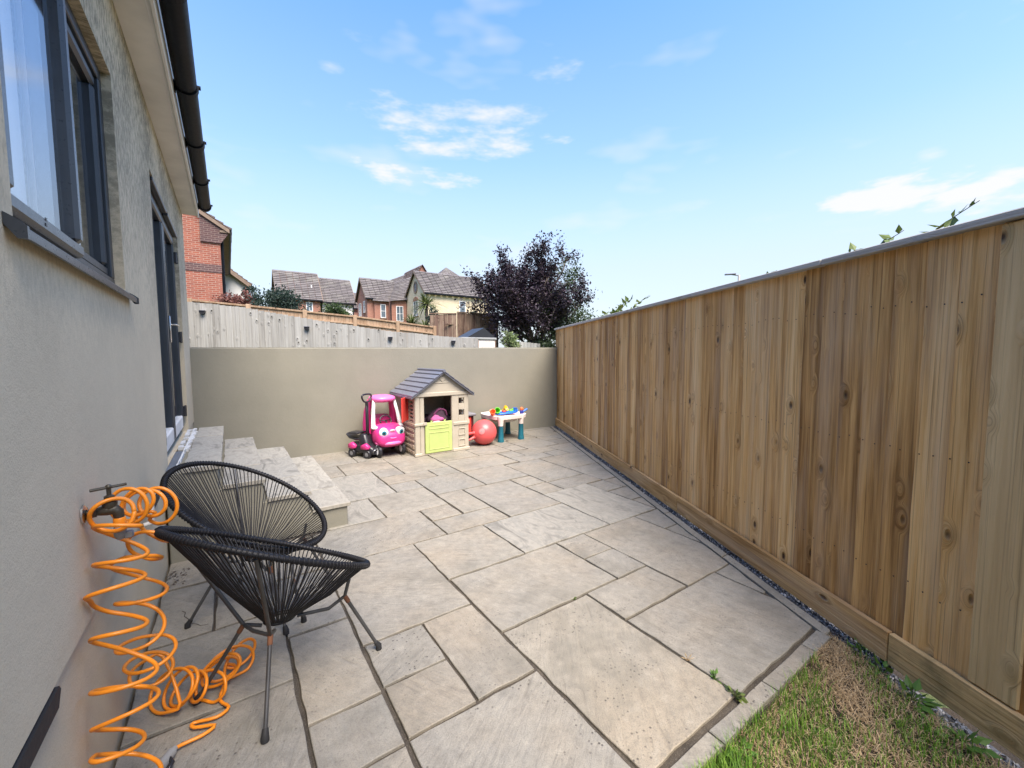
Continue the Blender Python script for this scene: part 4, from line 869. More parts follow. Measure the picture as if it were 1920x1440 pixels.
def build_coupe():
    """ride-in toy car; local front is -y"""
    t = thing('toy_car', 'pink ride-in toy car with white front pillars and big round eyes', 'toy car', (1.875, 6.06, 0), .06)
    P = dict(parent=t, local=True)
    b = MB(); b.loft([(-.315, 0, .25, .12, .05, .7), (-.30, 0, .25, .17, .085, .7), (-.26, 0, .265, .2, .12, .7), (-.19, 0, .285, .215, .15, .65), (-.10, 0, .3, .222, .165, .6), (-.04, 0, .3, .225, .165, .55)], 28); bd = obj('bonnet', b, 'pink_plastic', smooth=True, **P)
    b = MB(); b.loft([(-.05, 0, .22, .222, .085, .5), (.28, 0, .22, .225, .085, .5), (.32, 0, .23, .2, .07, .6)], 24); obj('tub', b, 'pink_plastic', smooth=50, **P)
    b = MB()
    for s in (-1, 1): b.loft([(.14, s * .2, .18, .022, .015, .6), (.16, s * .2, .4, .024, .14, .6), (.18, s * .195, .62, .022, .12, .6), (.17, s * .165, .8, .022, .1, .6)], 14, 'z') if False else b.tube([(s * .205, .2, .26), (s * .205, .2, .45), (s * .195, .19, .62), (s * .16, .15, .79)], [.06, .055, .05, .045], 10)
    b.loft([(.2, 0, .36, .2, .13, .5), (.29, 0, .4, .2, .16, .5), (.31, 0, .42, .17, .14, .6)], 20); obj('back_shell', b, 'pink_plastic', smooth=50, **P)
    for s in (-1, 1):
        b = MB(); b.tube([(s * .205, -.085, .40), (s * .195, -.06, .5), (s * .178, -.025, .64), (s * .15, .02, .80)], [.038, .03, .025, .023], 10, sx=.8); b.ell((s * .19, -.10, .415), (.05, .06, .03), 12, 8); obj('front_pillar', b, 'white_plastic', smooth=True, **P)
    b = MB(); b.ell((0, .10, .815), (.185, .2, .058), 24, 10, e=.8); obj('roof', b, 'light_pink_plastic', smooth=True, **P)
    b = MB(); b.tube([(.2 * math.sin(a), -.12 - .2 * math.cos(a) * 1.0, .205) for a in [-1.35 + 2.7 * i / 16 for i in range(17)]], .026, 10); obj('bumper', b, 'light_pink_plastic', smooth=True, **P)
    for s in (-1, 1):
        M = T(s * .128, -.285, .362, PI / 2 + .12, 0, s * .3)
        e = MB(); e.lathe([(.06, -.06), (.064, 0), (.055, .010), (.027, .015)], 24, M); ey = obj('eye', e, 'white_plastic', smooth=40, **P)
        e = MB(); e.lathe([(.034, .010), (.031, .0185), (.012, .021)], 20, M @ T(.006 * -s, -.002, 0)); obj('iris', e, 'iris_teal', ey, smooth=40, local=True)
        e = MB(); e.lathe([(.016, .018), (.015, .0235), (.006, .0245)], 16, M @ T(.004 * -s, -.002, 0)); obj('pupil', e, 'pupil_black', ey, smooth=40, local=True)
    e = MB(); e.lathe([(.038, 0), (.036, .006), (.02, .009)], 20, T(0, -.287, .385, PI / 2 + .55) @ Matrix.Diagonal((1, .5, 1, 1))); obj('badge', e, 'white_plastic', smooth=40, **P)
    e = MB(); e.tube([(.06 * math.sin(a), -.318 + .018 * abs(math.sin(a)) ** 2, .30 - .022 * math.cos(a)) for a in [-1.2 + 2.4 * i / 10 for i in range(11)]], [.004] + [.009] * 9 + [.004], 8); obj('smile', e, 'light_pink_plastic', smooth=True, **P)
    for s in (-1, 1):
        w = MB(); wheel(w, (s * .175, -.2, .09), .09, .05); wo = obj('front_wheel', w, 'black_plastic', smooth=40, **P)
        w = MB(); w.lathe([(.012, -.028), (.052, -.026), (.056, 0), (.052, .026), (.012, .028)], 18, T(s * .175, -.2, .09) @ Matrix.Rotation(PI / 2, 4, 'Y')); obj('hub_cap', w, 'white_plastic', wo, smooth=40, local=True)
        w = MB(); w.tube([(s * .175, -.2 , .09), (s * .212, -.2, .09), (s * .212, -.2, .17), (s * .17, -.19, .2)], .006, 6); obj('fork', w, 'chrome', wo, smooth=True, local=True)
        w = MB(); wheel(w, (s * .18, .2, .085), .085, .05); w.lathe([(.01, -.02), (.046, -.018), (.046, .018), (.01, .02)], 14, T(s * .18, .2, .085) @ Matrix.Rotation(PI / 2, 4, 'Y')); obj('rear_wheel', w, 'black_plastic', smooth=40, **P)
    w = MB(); w.tube([(.085 * math.cos(a), -.03 + .03 * math.sin(a), .5 + .07 * math.sin(a)) for a in [2 * PI * i / 20 for i in range(20)]], .009, 8, closed=True); w.tube([(-.08, -.03, .5), (.08, -.03, .5)], .008, 6); w.tube([(0, -.03, .5), (0, -.1, .44)], .012, 8); obj('steering_wheel', w, 'black_plastic', smooth=True, **P)
build_coupe()
def build_pushcar():
    """black and pink toddler push car, local front is -y"""
    t = thing('push_car', 'small black and pink push-along toy car with a tall handle', 'toy car', (1.585, 6.06, 0), .55); t.scale = (1.04, 1.04, 1.04)
    P = dict(parent=t, local=True)
    b = MB(); b.loft([(-.225, 0, .085, .085, .035, .6), (-.20, 0, .1, .105, .055, .55), (-.12, 0, .12, .11, .07, .55), (0, 0, .12, .105, .065, .5), (.14, 0, .13, .11, .07, .5), (.21, 0, .13, .1, .06, .6)], 22); obj('body', b, 'black_plastic', smooth=50, **P)
    b = MB(); b.loft([(.12, 0, -.04, .1, .1, .6), (.2, 0, -.02, .09, .085, .6), (.3, 0, 0, .075, .06, .6), (.32, 0, 0, .06, .045, .7)], 18, 'z'); obj('column', b, 'black_plastic', smooth=50, **P)
    for s in (-1, 1):
        b = MB(); b.loft([(-.17, s * .105, .15, .024, .02, .7), (-.12, s * .112, .165, .03, .045, .7), (-.04, s * .112, .15, .026, .03, .7)], 14); b.loft([(.06, s * .108, .15, .02, .018, .7), (.12, s * .115, .165, .03, .05, .7), (.2, s * .105, .15, .02, .03, .7)], 14); obj('wing', b, 'pink_plastic' if s < 0 else 'black_plastic', smooth=True, **P)
    b = MB(); b.loft([(-.02, 0, .255, .07, .016, .6), (.1, 0, .245, .085, .022, .6), (.22, 0, .26, .08, .02, .6), (.28, 0, .3, .07, .02, .7)], 18); obj('seat', b, 'black_plastic', smooth=50, **P)
    b = MB(); b.loft([(.04, -.02, .335, .08, .012, .6), (.2, -.02, .33, .09, .014, .6)], 16); b.tube([(-.1, .06, .33), (-.02, .02, .345), (.08, .06, .33)], .013, 8); obj('arm_rest', b, 'black_plastic', smooth=50, **P)
    b = MB(); b.bbox(-.022, .022, -.06, -.028, .28, .72, .008); b.tube([(0, -.045, .70), (0, -.045, .755)], .022, 10); b.tube(catmull([(0, -.045, .755), (-.055, -.045, .775), (-.088, -.045, .83), (-.07, -.045, .86), (0, -.045, .868), (.07, -.045, .86), (.088, -.045, .83), (.055, -.045, .775), (0, -.045, .755)], 5), .0125, 10); obj('push_handle', b, 'black_plastic', smooth=50, **P)
    for (x, y) in ((-.105, -.13), (.105, -.13), (-.105, .14), (.105, .14)):
        w = MB(); wheel(w, (x, y, .06), .06, .045); wo = obj('wheel', w, 'black_plastic', smooth=40, **P)
        w = MB(); w.lathe([(.008, -.019), (.032, -.017), (.032, .017), (.008, .019)], 14, T(x, y, .06) @ Matrix.Rotation(PI / 2, 4, 'Y')); obj('wheel_hub', w, 'grey_plastic', wo, smooth=40, local=True)
    b = MB(); b.bbox(-.035, .035, -.243, -.228, .05, .095, .003); obj('number_plate', b, 'white_plastic', **P)
    b = MB(); b.tube(catmull([(-.09, -.215, .08), (-.085, -.232, .115), (0, -.245, .135), (.085, -.232, .115), (.09, -.215, .08)], 5), .005, 6); obj('grille_trim', b, 'chrome', smooth=True, **P)
build_pushcar()
def build_kitchen():
    t = thing('toy_kitchen', 'grey and dark red toy counter fixed beside the playhouse wall', 'toy kitchen', (3.2, 6.22, 0))
    b = MB(); b.bbox(3.03, 3.42, 6.04, 6.36, .43, .475, .012); b.bbox(3.03, 3.42, 6.33, 6.36, .475, .5, .008); obj('counter', b, 'grey_plastic', t)
    b = MB(); b.bbox(3.05, 3.4, 6.1, 6.34, .06, .43, .01); obj('cabinet', b, 'maroon_plastic', t)
    b = MB(); b.bbox(3.26, 3.34, 6.075, 6.1, .1, .41, .008); obj('red_panel', b, 'red_plastic', t)
    b = MB(); b.lathe([(.02, .47), (.1, .476), (.105, .482), (.09, .48), (.02, .474)], 20, T(3.2, 6.17, 0)); obj('sink', b, 'black_plastic', t, smooth=40)
    for x in (3.07, 3.38): b = MB(); b.bbox(x - .02, x + .02, 6.12, 6.3, 0, .06, .006); obj('foot', b, 'grey_plastic', t)
build_kitchen()
def build_ball():
    c = Vector((3.375, 5.72, .205)); t = thing('space_hopper', 'shiny coral red bouncing ball with two horn handles beside the playhouse', 'ball', (c.x, c.y, 0))
    b = MB(); b.ell(c, (.207, .207, .204), 32, 20); obj('ball', b, 'ball_rubber', t, smooth=True)
    for (dx, dy, dz) in ((-.95, -.12, -.28), (-.92, -.1, .05)):
        d = Vector((dx, dy, dz)).normalized(); b = MB(); b.tube([c + d * .19, c + d * .23, c + d * .30, c + d * .325], [.03, .02, .017, .008], 10); b.ell(c + d * .19, (.035, .035, .035), 10, 6); obj('horn', b, 'ball_rubber', t, smooth=True)
    d = Vector((-.62, -.72, .22)).normalized(); M = T(*(c + d * .2)) @ d.to_track_quat('Z', 'Y').to_matrix().to_4x4()
    b = MB(); b.lathe([(.05, -.01), (.047, .009), (.03, .0125)], 18, M); k = obj('sticker', b, 'ball_pink', t, smooth=40)
    b = MB(); b.lathe([(.012, .01), (.012, .016), (.005, .017)], 10, M); obj('valve', b, 'connector_grey', k, smooth=40)
build_ball()
def build_table():
    t = thing('water_table', 'white plastic water play table on dark teal legs beside the ball', 'play table', (3.95, 6.0, 0))
    x0, x1, y0, y1 = 3.66, 4.26, 5.70, 6.30; xm, ym = (x0 + x1) / 2 - .02, (y0 + y1) / 2
    b = MB()
    n = 32
    def ring(rx, ry, z, e=.55): return [(xm + rx * math.copysign(abs(math.cos(a)) ** e, math.cos(a)), ym + ry * math.copysign(abs(math.sin(a)) ** e, math.sin(a)), z) for a in [2 * PI * k / n for k in range(n)]]
    rings = [ring(.30, .28, .36), ring(.345, .325, .375), ring(.35, .33, .43), ring(.335, .315, .44), ring(.30, .28, .437), ring(.26, .24, .40), ring(.2, .18, .395)]
    vs = sum(rings, []); b.add(vs, [(i * n + k, i * n + (k + 1) % n, (i + 1) * n + (k + 1) % n, (i + 1) * n + k) for i in range(len(rings) - 1) for k in range(n)] + [tuple((len(rings) - 1) * n + k for k in range(n))]); obj('tray', b, 'shell_plastic', t, smooth=45)
    b = MB(); rings = [ring(.26, .24, .372, .8), ring(.22, .2, .31, .85), ring(.14, .12, .29, .9)]; b.add(sum(rings, []), [(i * n + k, i * n + (k + 1) % n, (i + 1) * n + (k + 1) % n, (i + 1) * n + k) for i in range(2) for k in range(n)] + [tuple(2 * n + k for k in range(n))]); obj('basin', b, 'shell_plastic', t, smooth=45)
    b = MB(); b.add(ring(.255, .235, .404), [tuple(range(n))]); obj('water_liner', b, 'tray_pink', t)
    for (x, y) in ((3.70, 5.72), (4.125, 5.735), (4.205, 6.26), (3.70, 6.27)):
        b = MB(); b.lathe([(.055, 0), (.055, .03), (.048, .05), (.04, .27), (.042, .275)], 18, T(x, y, 0)); lg = obj('leg', b, 'teal_plastic', t, smooth=40)
        b = MB(); b.lathe([(.042, .272), (.047, .34), (.06, .41), (.058, .432)], 18, T(x, y, 0)); obj('leg_socket', b, 'shell_plastic', lg, smooth=40)
    def toy(name, mat, label, cat, fn): m = MB(); fn(m); return tag(obj(name, m, mat, smooth=45), label, cat, 'small toys on the water table')
    toy('toy_boat', 'blue_plastic', 'flat blue toy boat tray lying across the water table', 'toy', lambda m: m.loft([(3.72, 5.92, .445, .05, .012, .6), (3.80, 5.92, .452, .11, .02, .6), (4.0, 5.92, .458, .12, .025, .6), (4.12, 5.92, .468, .08, .03, .6), (4.16, 5.92, .475, .05, .035, .7)], 18, 'x'))
    toy('toy_cup', 'lime_plastic', 'lime green toy cup tipped over on the left of the water table', 'toy', lambda m: m.lathe([(.03, -.06), (.045, .03), (.052, .05), (.044, .05), (.036, .02), (.024, -.045)], 16, T(3.74, 5.9, .505, 1.25, .3, -.4)))
    toy('toy_cup', 'orange_plastic', 'red-orange toy cup at the left edge of the water table', 'toy', lambda m: m.lathe([(.03, -.05), (.05, .04), (.055, .055), (.045, .05), (.028, -.035)], 16, T(3.62, 5.84, .475, .5, -.5, 0)))
    toy('toy_funnel', 'yellow_plastic', 'yellow toy funnel in the middle of the water table', 'toy', lambda m: m.lathe([(.012, -.06), (.016, -.02), (.05, .03), (.055, .045), (.048, .042), (.01, -.02)], 16, T(3.92, 5.94, .515, 1.0, .4, .3)))
    toy('toy_scoop', 'red_plastic', 'small red toy scoop beside the yellow funnel', 'toy', lambda m: m.ell((3.86, 5.86, .49), (.04, .035, .022), 14, 8))
    toy('toy_frog', 'lime_plastic', 'small green toy animal sitting on the blue boat', 'toy', lambda m: (m.ell((4.02, 5.88, .49), (.045, .032, .024), 14, 8), m.ell((4.05, 5.875, .508), (.02, .02, .016), 10, 6)))
    toy('toy_tower', 'blue_plastic', 'blue cylindrical toy cup standing upright on the water table', 'toy', lambda m: m.lathe([(.032, .455), (.036, .53), (.04, .535), (.03, .535), (.028, .48)], 16, T(4.09, 5.86, 0)))
    toy('toy_ball', 'navy_plastic', 'small violet-blue toy ball at the back of the water table', 'toy', lambda m: m.ell((4.02, 6.06, .49), (.034, .034, .034), 14, 10))
    f = thing('toy_figure', 'tiny toy figure with orange head and dark blue body on the table corner', 'toy figure', (4.16, 5.76, .44), 0, 'small toys on the water table')
    m = MB(); m.lathe([(.034, .44), (.036, .47), (.026, .495)], 16, T(4.16, 5.76, 0)); obj('body', m, 'navy_plastic', f, smooth=40)
    m = MB(); m.ell((4.16, 5.76, .52), (.031, .031, .033), 14, 10); obj('head', m, 'orange_plastic', f, smooth=True)
    toy('toy_spade', 'blue_plastic', 'blue toy spade leaning out over the right corner of the table', 'toy', lambda m: m.tube([(4.2, 5.78, .46), (4.245, 5.78, .485), (4.29, 5.78, .505)], [.012, .016, .02], 8))
build_table()

# ------------------------------------------------------------------ beyond the wall: fences, shed, houses, trees
def board_mesh(w, h, d, mat, seed, taper=True):
    rnd = random.Random(seed); mb = MB(); e = rnd.uniform(-.002, .002)
    mb.prism([(0, 0), (w, 0), (w + e, d), (w * .5, d * .75), (e, d * .45)], 'z', 0, h); me = mb.mesh('board'); me.materials.append(MATS[mat])
    bm = bmesh.new(); bm.from_mesh(me); bmesh.ops.recalc_face_normals(bm, faces=bm.faces); bm.to_mesh(me); bm.free(); return me
def build_grey_fence():
    # runs behind the wall, stepping down to the right
    A, B = Vector((-1.6, 9.55, 0)), Vector((4.15, 7.45, 0)); d = B - A; L = d.length; ang = math.atan2(d.y, d.x); rnd = random.Random(41)
    t = thing('weathered_fence', 'silver-grey weathered board fence rising to the left behind the end wall', 'fence', A, ang)
    ps = [board_mesh(.116, 1.75, -.016, 'silver_timber', k) for k in range(5)]
    prof = [(0, 2.50), (1.15, 2.40), (1.9, 2.335), (3.1, 2.13), (4.4, 1.935), (5.4, 1.845), (L, 1.80)]
    def top(x):
        for (a, za), (b, zb) in zip(prof[:-1], prof[1:]):
            if x <= b: return za + (zb - za) * (x - a) / (b - a)
        return prof[-1][1]
    x = 0
    while x < L:
        o = bpy.data.objects.new('board', rnd.choice(ps)); link(o, t); o.location = (x, rnd.uniform(-.003, .003), top(x + .05) - 1.75 + rnd.uniform(-.006, .006)); o.rotation_euler = (0, rnd.uniform(-.006, .006), rnd.uniform(-.02, .02)); x += .1 + rnd.uniform(-.003, .003)
    for k in range(2):
        pts = [(x, .03, top(x) - .35 - k * .8) for x in (0, 1.9, 3.1, 4.4, L)]; m = MB()
        for p, q in zip(pts[:-1], pts[1:]): m.tube([p, q], .03, 4)
        obj('rail', m, 'silver_timber', t, local=True)
    for i, x in enumerate((1.36, 3.02, 4.5, 5.72)):             # solar lamps screwed to the boards
        z = top(x) - (.15, .17, .135, .10)[i]; w = Vector((math.cos(ang), math.sin(ang), 0)); n = Vector((w.y, -w.x, 0)); c = A + w * x + n * .02; c.z = z
        lb = ('leftmost', 'second from left', 'third from left', 'rightmost')[i]
        s = thing('solar_lamp', 'small black half-round solar lamp on the grey fence, ' + lb + ' of four', 'lamp', c, ang, 'solar lamps on the grey fence')
        m = MB(); m.prism([(-.042, .018), (.042, .018)] + [(.042 * math.cos(a), -.045 * math.sin(a)) for a in [PI * k / 8 for k in range(9)]], 'y', -.045, 0); obj('lamp_body', m, 'black_plastic', s, local=True)
        m = MB(); m.bbox(-.045, .045, -.055, 0, .018, .026, .003); obj('solar_panel', m, 'slate_plastic', s, local=True)
build_grey_fence()
def build_tan_fence():
    A, B = Vector((-.6, 11.6, 0)), Vector((6.1, 11.6, 0)); rnd = random.Random(43)
    t = thing('tan_panel_fence', 'low tan timber panel fence with square posts sloping down behind the grey fence', 'fence', A, 0)
    def top(x): return 2.70 - .055 * x - max(0, x - 3.4) * .035
    xs = [-.05, 1.04, 2.24, 3.45, 4.62, 5.75]
    for a, b in zip(xs[:-1], xs[1:]):
        for k in range(12):
            x = a + .05 + (b - a - .1) * k / 12; z = top(x); m = MB(); m.bbox(x, x + (b - a - .1) / 12 - .004, 0, .015, z - 1.4, z - .02, .003); obj('panel_board', m, 'tan_timber', t, local=True)
        for dz in (0, .19):
            m = MB(); ang = math.atan2(top(b) - top(a), b - a); m.bbox(0, b - a - .08, -.035, .03, -.03, .012, .004, T(a + .04, 0, top(a) - dz, 0, -ang)); obj('rail', m, 'tan_timber', t, local=True)
    for x in xs:
        z = top(x); m = MB(); m.bbox(x - .05, x + .05, -.05, .05, z - 1.8, z + .035, .008); obj('post', m, 'tan_timber', t, local=True)
build_tan_fence()
def build_dark_fence():
    t = thing('dark_brown_fence', 'dark brown stained timber screen fence with a corner below the purple tree', 'fence', (5.45, 12.0, 0)); rnd = random.Random(47)
    def run(a, b, za, zb, w):
        d = Vector(b) - Vector(a); n = max(1, int(d.length / w)); ang = math.atan2(d.y, d.x)
        for k in range(n):
            p = Vector(a) + d * (k / n); z = za + (zb - za) * k / n; m = MB(); m.bbox(0, d.length / n - .004, -.01, .01, -1.6, z, .003, T(p.x, p.y, rnd.uniform(-.008, .008), 0, 0, ang)); obj('board', m, 'brown_timber', t)
        m = MB(); m.box(0, d.length, -.03, .03, 0, .03, T(a[0], a[1], (za + zb) / 2 + .004, 0, 0, ang)); obj('cap', m, 'brown_timber', t)
    run((5.36, 12.4), (6.10, 12.0), 2.74, 2.80, .13); run((6.12, 12.0), (7.75, 12.1), 2.82, 2.82, .14)
    m = MB(); m.bbox(5.72, 6.04, 12.03, 12.08, 2.43, 2.47, .004); obj('ledge', m, 'brown_timber', t)
build_dark_fence()
def build_shed():
    t = thing('plastic_shed', 'small beige garden store with a dark pitched roof just above the wall', 'shed', (5.25, 9.45, .5))
    b = MB(); b.bbox(4.80, 5.27, 9.2, 9.85, .5, 1.845, .01); b.bbox(5.28, 5.80, 9.2, 9.85, .5, 1.845, .01); obj('panel_wall', b, 'shell_plastic', t)
    b = MB(); b.bbox(4.78, 5.83, 9.17, 9.88, 1.848, 1.905, .012); obj('lid_rim', b, 'connector_grey', t)
    b = MB(); b.prism([(4.98, 1.906), (5.82, 1.906), (5.47, 2.16)], 'y', 9.22, 9.84); obj('roof', b, 'black_plastic', t)
    for x in (4.80, 5.275, 5.80): b = MB(); b.bbox(x - .012, x + .012, 9.178, 9.2, .5, 1.845, .004); obj('corner_strip', b, 'brown_timber', t)
build_shed()
def window_(parent, x0, x1, y, z0, z1, axis, side, bars=1, arch=False):
    """white framed window on a wall whose plane is y = const (axis 'x') or x = const (axis 'y')"""
    f = MB(); w = .07; D = .06
    def bx(m, a, b, c, d, e0, e1):
        lo, hi = sorted((y + side * e0, y + side * e1))
        m.box(a, b, lo, hi, c, d) if axis == 'x' else m.box(lo, hi, a, b, c, d)
    for (a, b, c, d) in ((x0, x1, z0, z0 + w), (x0, x1, z1 - w, z1), (x0, x0 + w, z0 + w, z1 - w), (x1 - w, x1, z0 + w, z1 - w)): bx(f, a, b, c, d, -.02, .05)
    for k in range(bars): xx = x0 + (x1 - x0) * (k + 1) / (bars + 1); bx(f, xx - .025, xx + .025, z0 + w, z1 - w, -.02, .045)
    bx(f, x0 + w, x1 - w, (z0 + z1) / 2 - .02, (z0 + z1) / 2 + .02, -.02, .043)
    o = obj('window', f, 'upvc_white', parent); g = MB(); bx(g, x0 + w * .8, x1 - w * .8, z0 + w * .8, z1 - w * .8, -.01, .015); obj('pane', g, 'far_glass', o)
    s = MB(); bx(s, x0 - .08, x1 + .08, z0 - .09, z0 - .01, -.02, .1); obj('sill', s, 'bargeboard', o)
    return o
def roof_slope(parent, ridge, eave, mat='concrete_tiles', course=.3):
    """lapped tile courses between a ridge line (a, b) and an eave line (c, d)"""
    a, b = map(Vector, ridge); c, d = map(Vector, eave); L = ((c + d) / 2 - (a + b) / 2).length; n = max(3, int(L / course)); mb = MB()
    nrm = (b - a).cross(c - a).normalized(); nrm = nrm if nrm.z > 0 else -nrm
    W = max((b - a).length, (d - c).length); m = max(2, int(W / .62)); rnd = random.Random(int(W * 100))
    for k in range(n):
        u0, u1 = k / n, (k + 1.18) / n; u1 = min(u1, 1.02)
        for i in range(m):
            s0, s1 = i / m, (i + 1) / m - .006; h = .075 + rnd.uniform(-.012, .012)
            P = lambda u, s: (a.lerp(b, s)).lerp(c.lerp(d, s), u)
            p = [P(u0, s0), P(u0, s1), P(u1, s1), P(u1, s0)]
            mb.add([p[0], p[1], p[2] + nrm * h, p[3] + nrm * h, p[2] - nrm * .01, p[3] - nrm * .01], [(0, 1, 2, 3), (3, 2, 4, 5), (0, 3, 5), (1, 4, 2)])
    return obj('roof', mb, mat, parent, normals=False)
def build_left_brick():
    t = thing('red_brick_house', 'tall red brick gable house rising behind the near house corner', 'house', (-4.5, 24, 2))
    X1 = -.06; Y0 = 20.0; Xm = -5.0; ze, zr = 6.55, 9.8; z0 = 1.5; X0 = 2 * Xm - X1
    w = MB(); w.prism([(X0, z0), (X1, z0), (X1, ze), (Xm, zr), (X0, ze)], 'y', Y0, 30.0); obj('wall', w, 'red_brick', t)
    for z in (4.72,): w = MB(); w.box(X0 - .01, X1 + .012, Y0 - .02, 30, z, z + .3); obj('brick_band', w, 'dark_brick', t)
    w = MB(); w.prism([(X1 - .62, 5.85), (X1 + .02, 5.85), (X1 + .28, 6.25), (X1 + .28, 6.45), (X1 - .62, 7.05)], 'y', Y0 - .06, Y0 - .002); obj('corbel', w, 'dark_brick', t)
    sl = (zr - ze) / (X1 - Xm)
    for s in (1, -1):
        xe = Xm + s * (X1 - Xm + .32); roof_slope(t, ((Xm, Y0 - .15, zr + .1), (Xm, 30.2, zr + .1)), ((xe, Y0 - .15, ze - .32 * sl + .1), (xe, 30.2, ze - .32 * sl + .1)), 'brown_tiles')
        b = MB(); b.prism([(Xm, zr + .07), (xe, ze - .32 * sl + .07), (xe, ze - .32 * sl - .08), (Xm, zr - .1)], 'y', Y0 - .14, Y0 - .08); obj('verge', b, 'bargeboard', t)
    b = MB(); b.box(X1 + .004, X1 + .3, Y0 - .1, 30.1, ze - .28, ze - .2); obj('soffit', b, 'bargeboard', t)
    b = MB(); b.tube([(X1 + .3, Y0 - .12, ze - .2), (X1 + .3, 30, ze - .2)], .07, 8); b.tube([(X1 + .06, Y0 + .12, ze - .25), (X1 + .06, Y0 + .12, 2)], .045, 8); obj('downpipe', b, 'gutter_plastic', t)
build_left_brick()
def build_white_gable():
    t = thing('white_rendered_house', 'white rendered house end showing behind the red brick house', 'house', (-2, 30, 2)); k = 1.4
    w = MB(); w.prism([(-7, 1.5), (1.12, 1.5), (1.12, 6.0), (-2.97, 9.2), (-7, 6.0)], 'y', 30.5, 37); obj('wall', w, 'white_render', t)
    for s in (1, -1):
        xe = -2.97 + s * 4.32; roof_slope(t, ((-2.97, 30.2, 9.3), (-2.97, 37.2, 9.3)), ((xe, 30.2, 5.88), (xe, 37.2, 5.88)), 'brown_tiles')
        b = MB(); b.prism([(-2.97, 9.27), (xe, 5.85), (xe, 5.6), (-2.97, 9.0)], 'y', 30.15, 30.28); obj('bargeboard', b, 'bargeboard', t)
    b = MB(); b.tube([(1.2, 30.45, 5.7), (1.2, 30.45, 2)], .06, 8); obj('downpipe', b, 'gutter_plastic', t)
build_white_gable()
def gable_house(t, x0, x1, y0, y1, z0, ze, zr, wall, axis, over=.25, roofm='concrete_tiles', gx=None):
    """walls with a pitched roof; axis = direction of the ridge"""
    w = MB()
    if axis == 'x':
        ym = (y0 + y1) / 2; w.prism([(y0, z0), (y1, z0), (y1, ze), (ym, zr), (y0, ze)], 'x', x0, x1); obj('wall', w, wall, t); sl = (zr - ze) / (ym - y0)
        for s, yy in ((-1, y0), (1, y1)): roof_slope(t, ((x0 - over, ym, zr + .1), (x1 + over, ym, zr + .1)), ((x0 - over, yy + s * over, ze - over * sl + .1), (x1 + over, yy + s * over, ze - over * sl + .1)), roofm)
        for xx in (x0 - over, x1 + over):
            b = MB(); b.prism([(y0 - over, ze - over * sl + .06), (ym, zr + .06), (y1 + over, ze - over * sl + .06), (y1 + over, ze - over * sl - .12), (ym, zr - .14), (y0 - over, ze - over * sl - .12)], 'x', xx - .02, xx + .05); obj('bargeboard', b, 'bargeboard', t)
        b = MB(); b.tube([(x0 - over, y0 - over - .05, ze - over * sl - .02), (x1 + over, y0 - over - .05, ze - over * sl - .02)], .08, 8); obj('gutter', b, 'gutter_plastic', t)
    else:
        xm = (x0 + x1) / 2; w.prism([(x0, z0), (x1, z0), (x1, ze), (xm, zr), (x0, ze)], 'y', y0, y1); obj('wall', w, wall, t); sl = (zr - ze) / (xm - x0)
        for s, xx in ((-1, x0), (1, x1)): roof_slope(t, ((xm, y0 - over, zr + .1), (xm, y1 + over, zr + .1)), ((xx + s * over, y0 - over, ze - over * sl + .1), (xx + s * over, y1 + over, ze - over * sl + .1)), roofm)
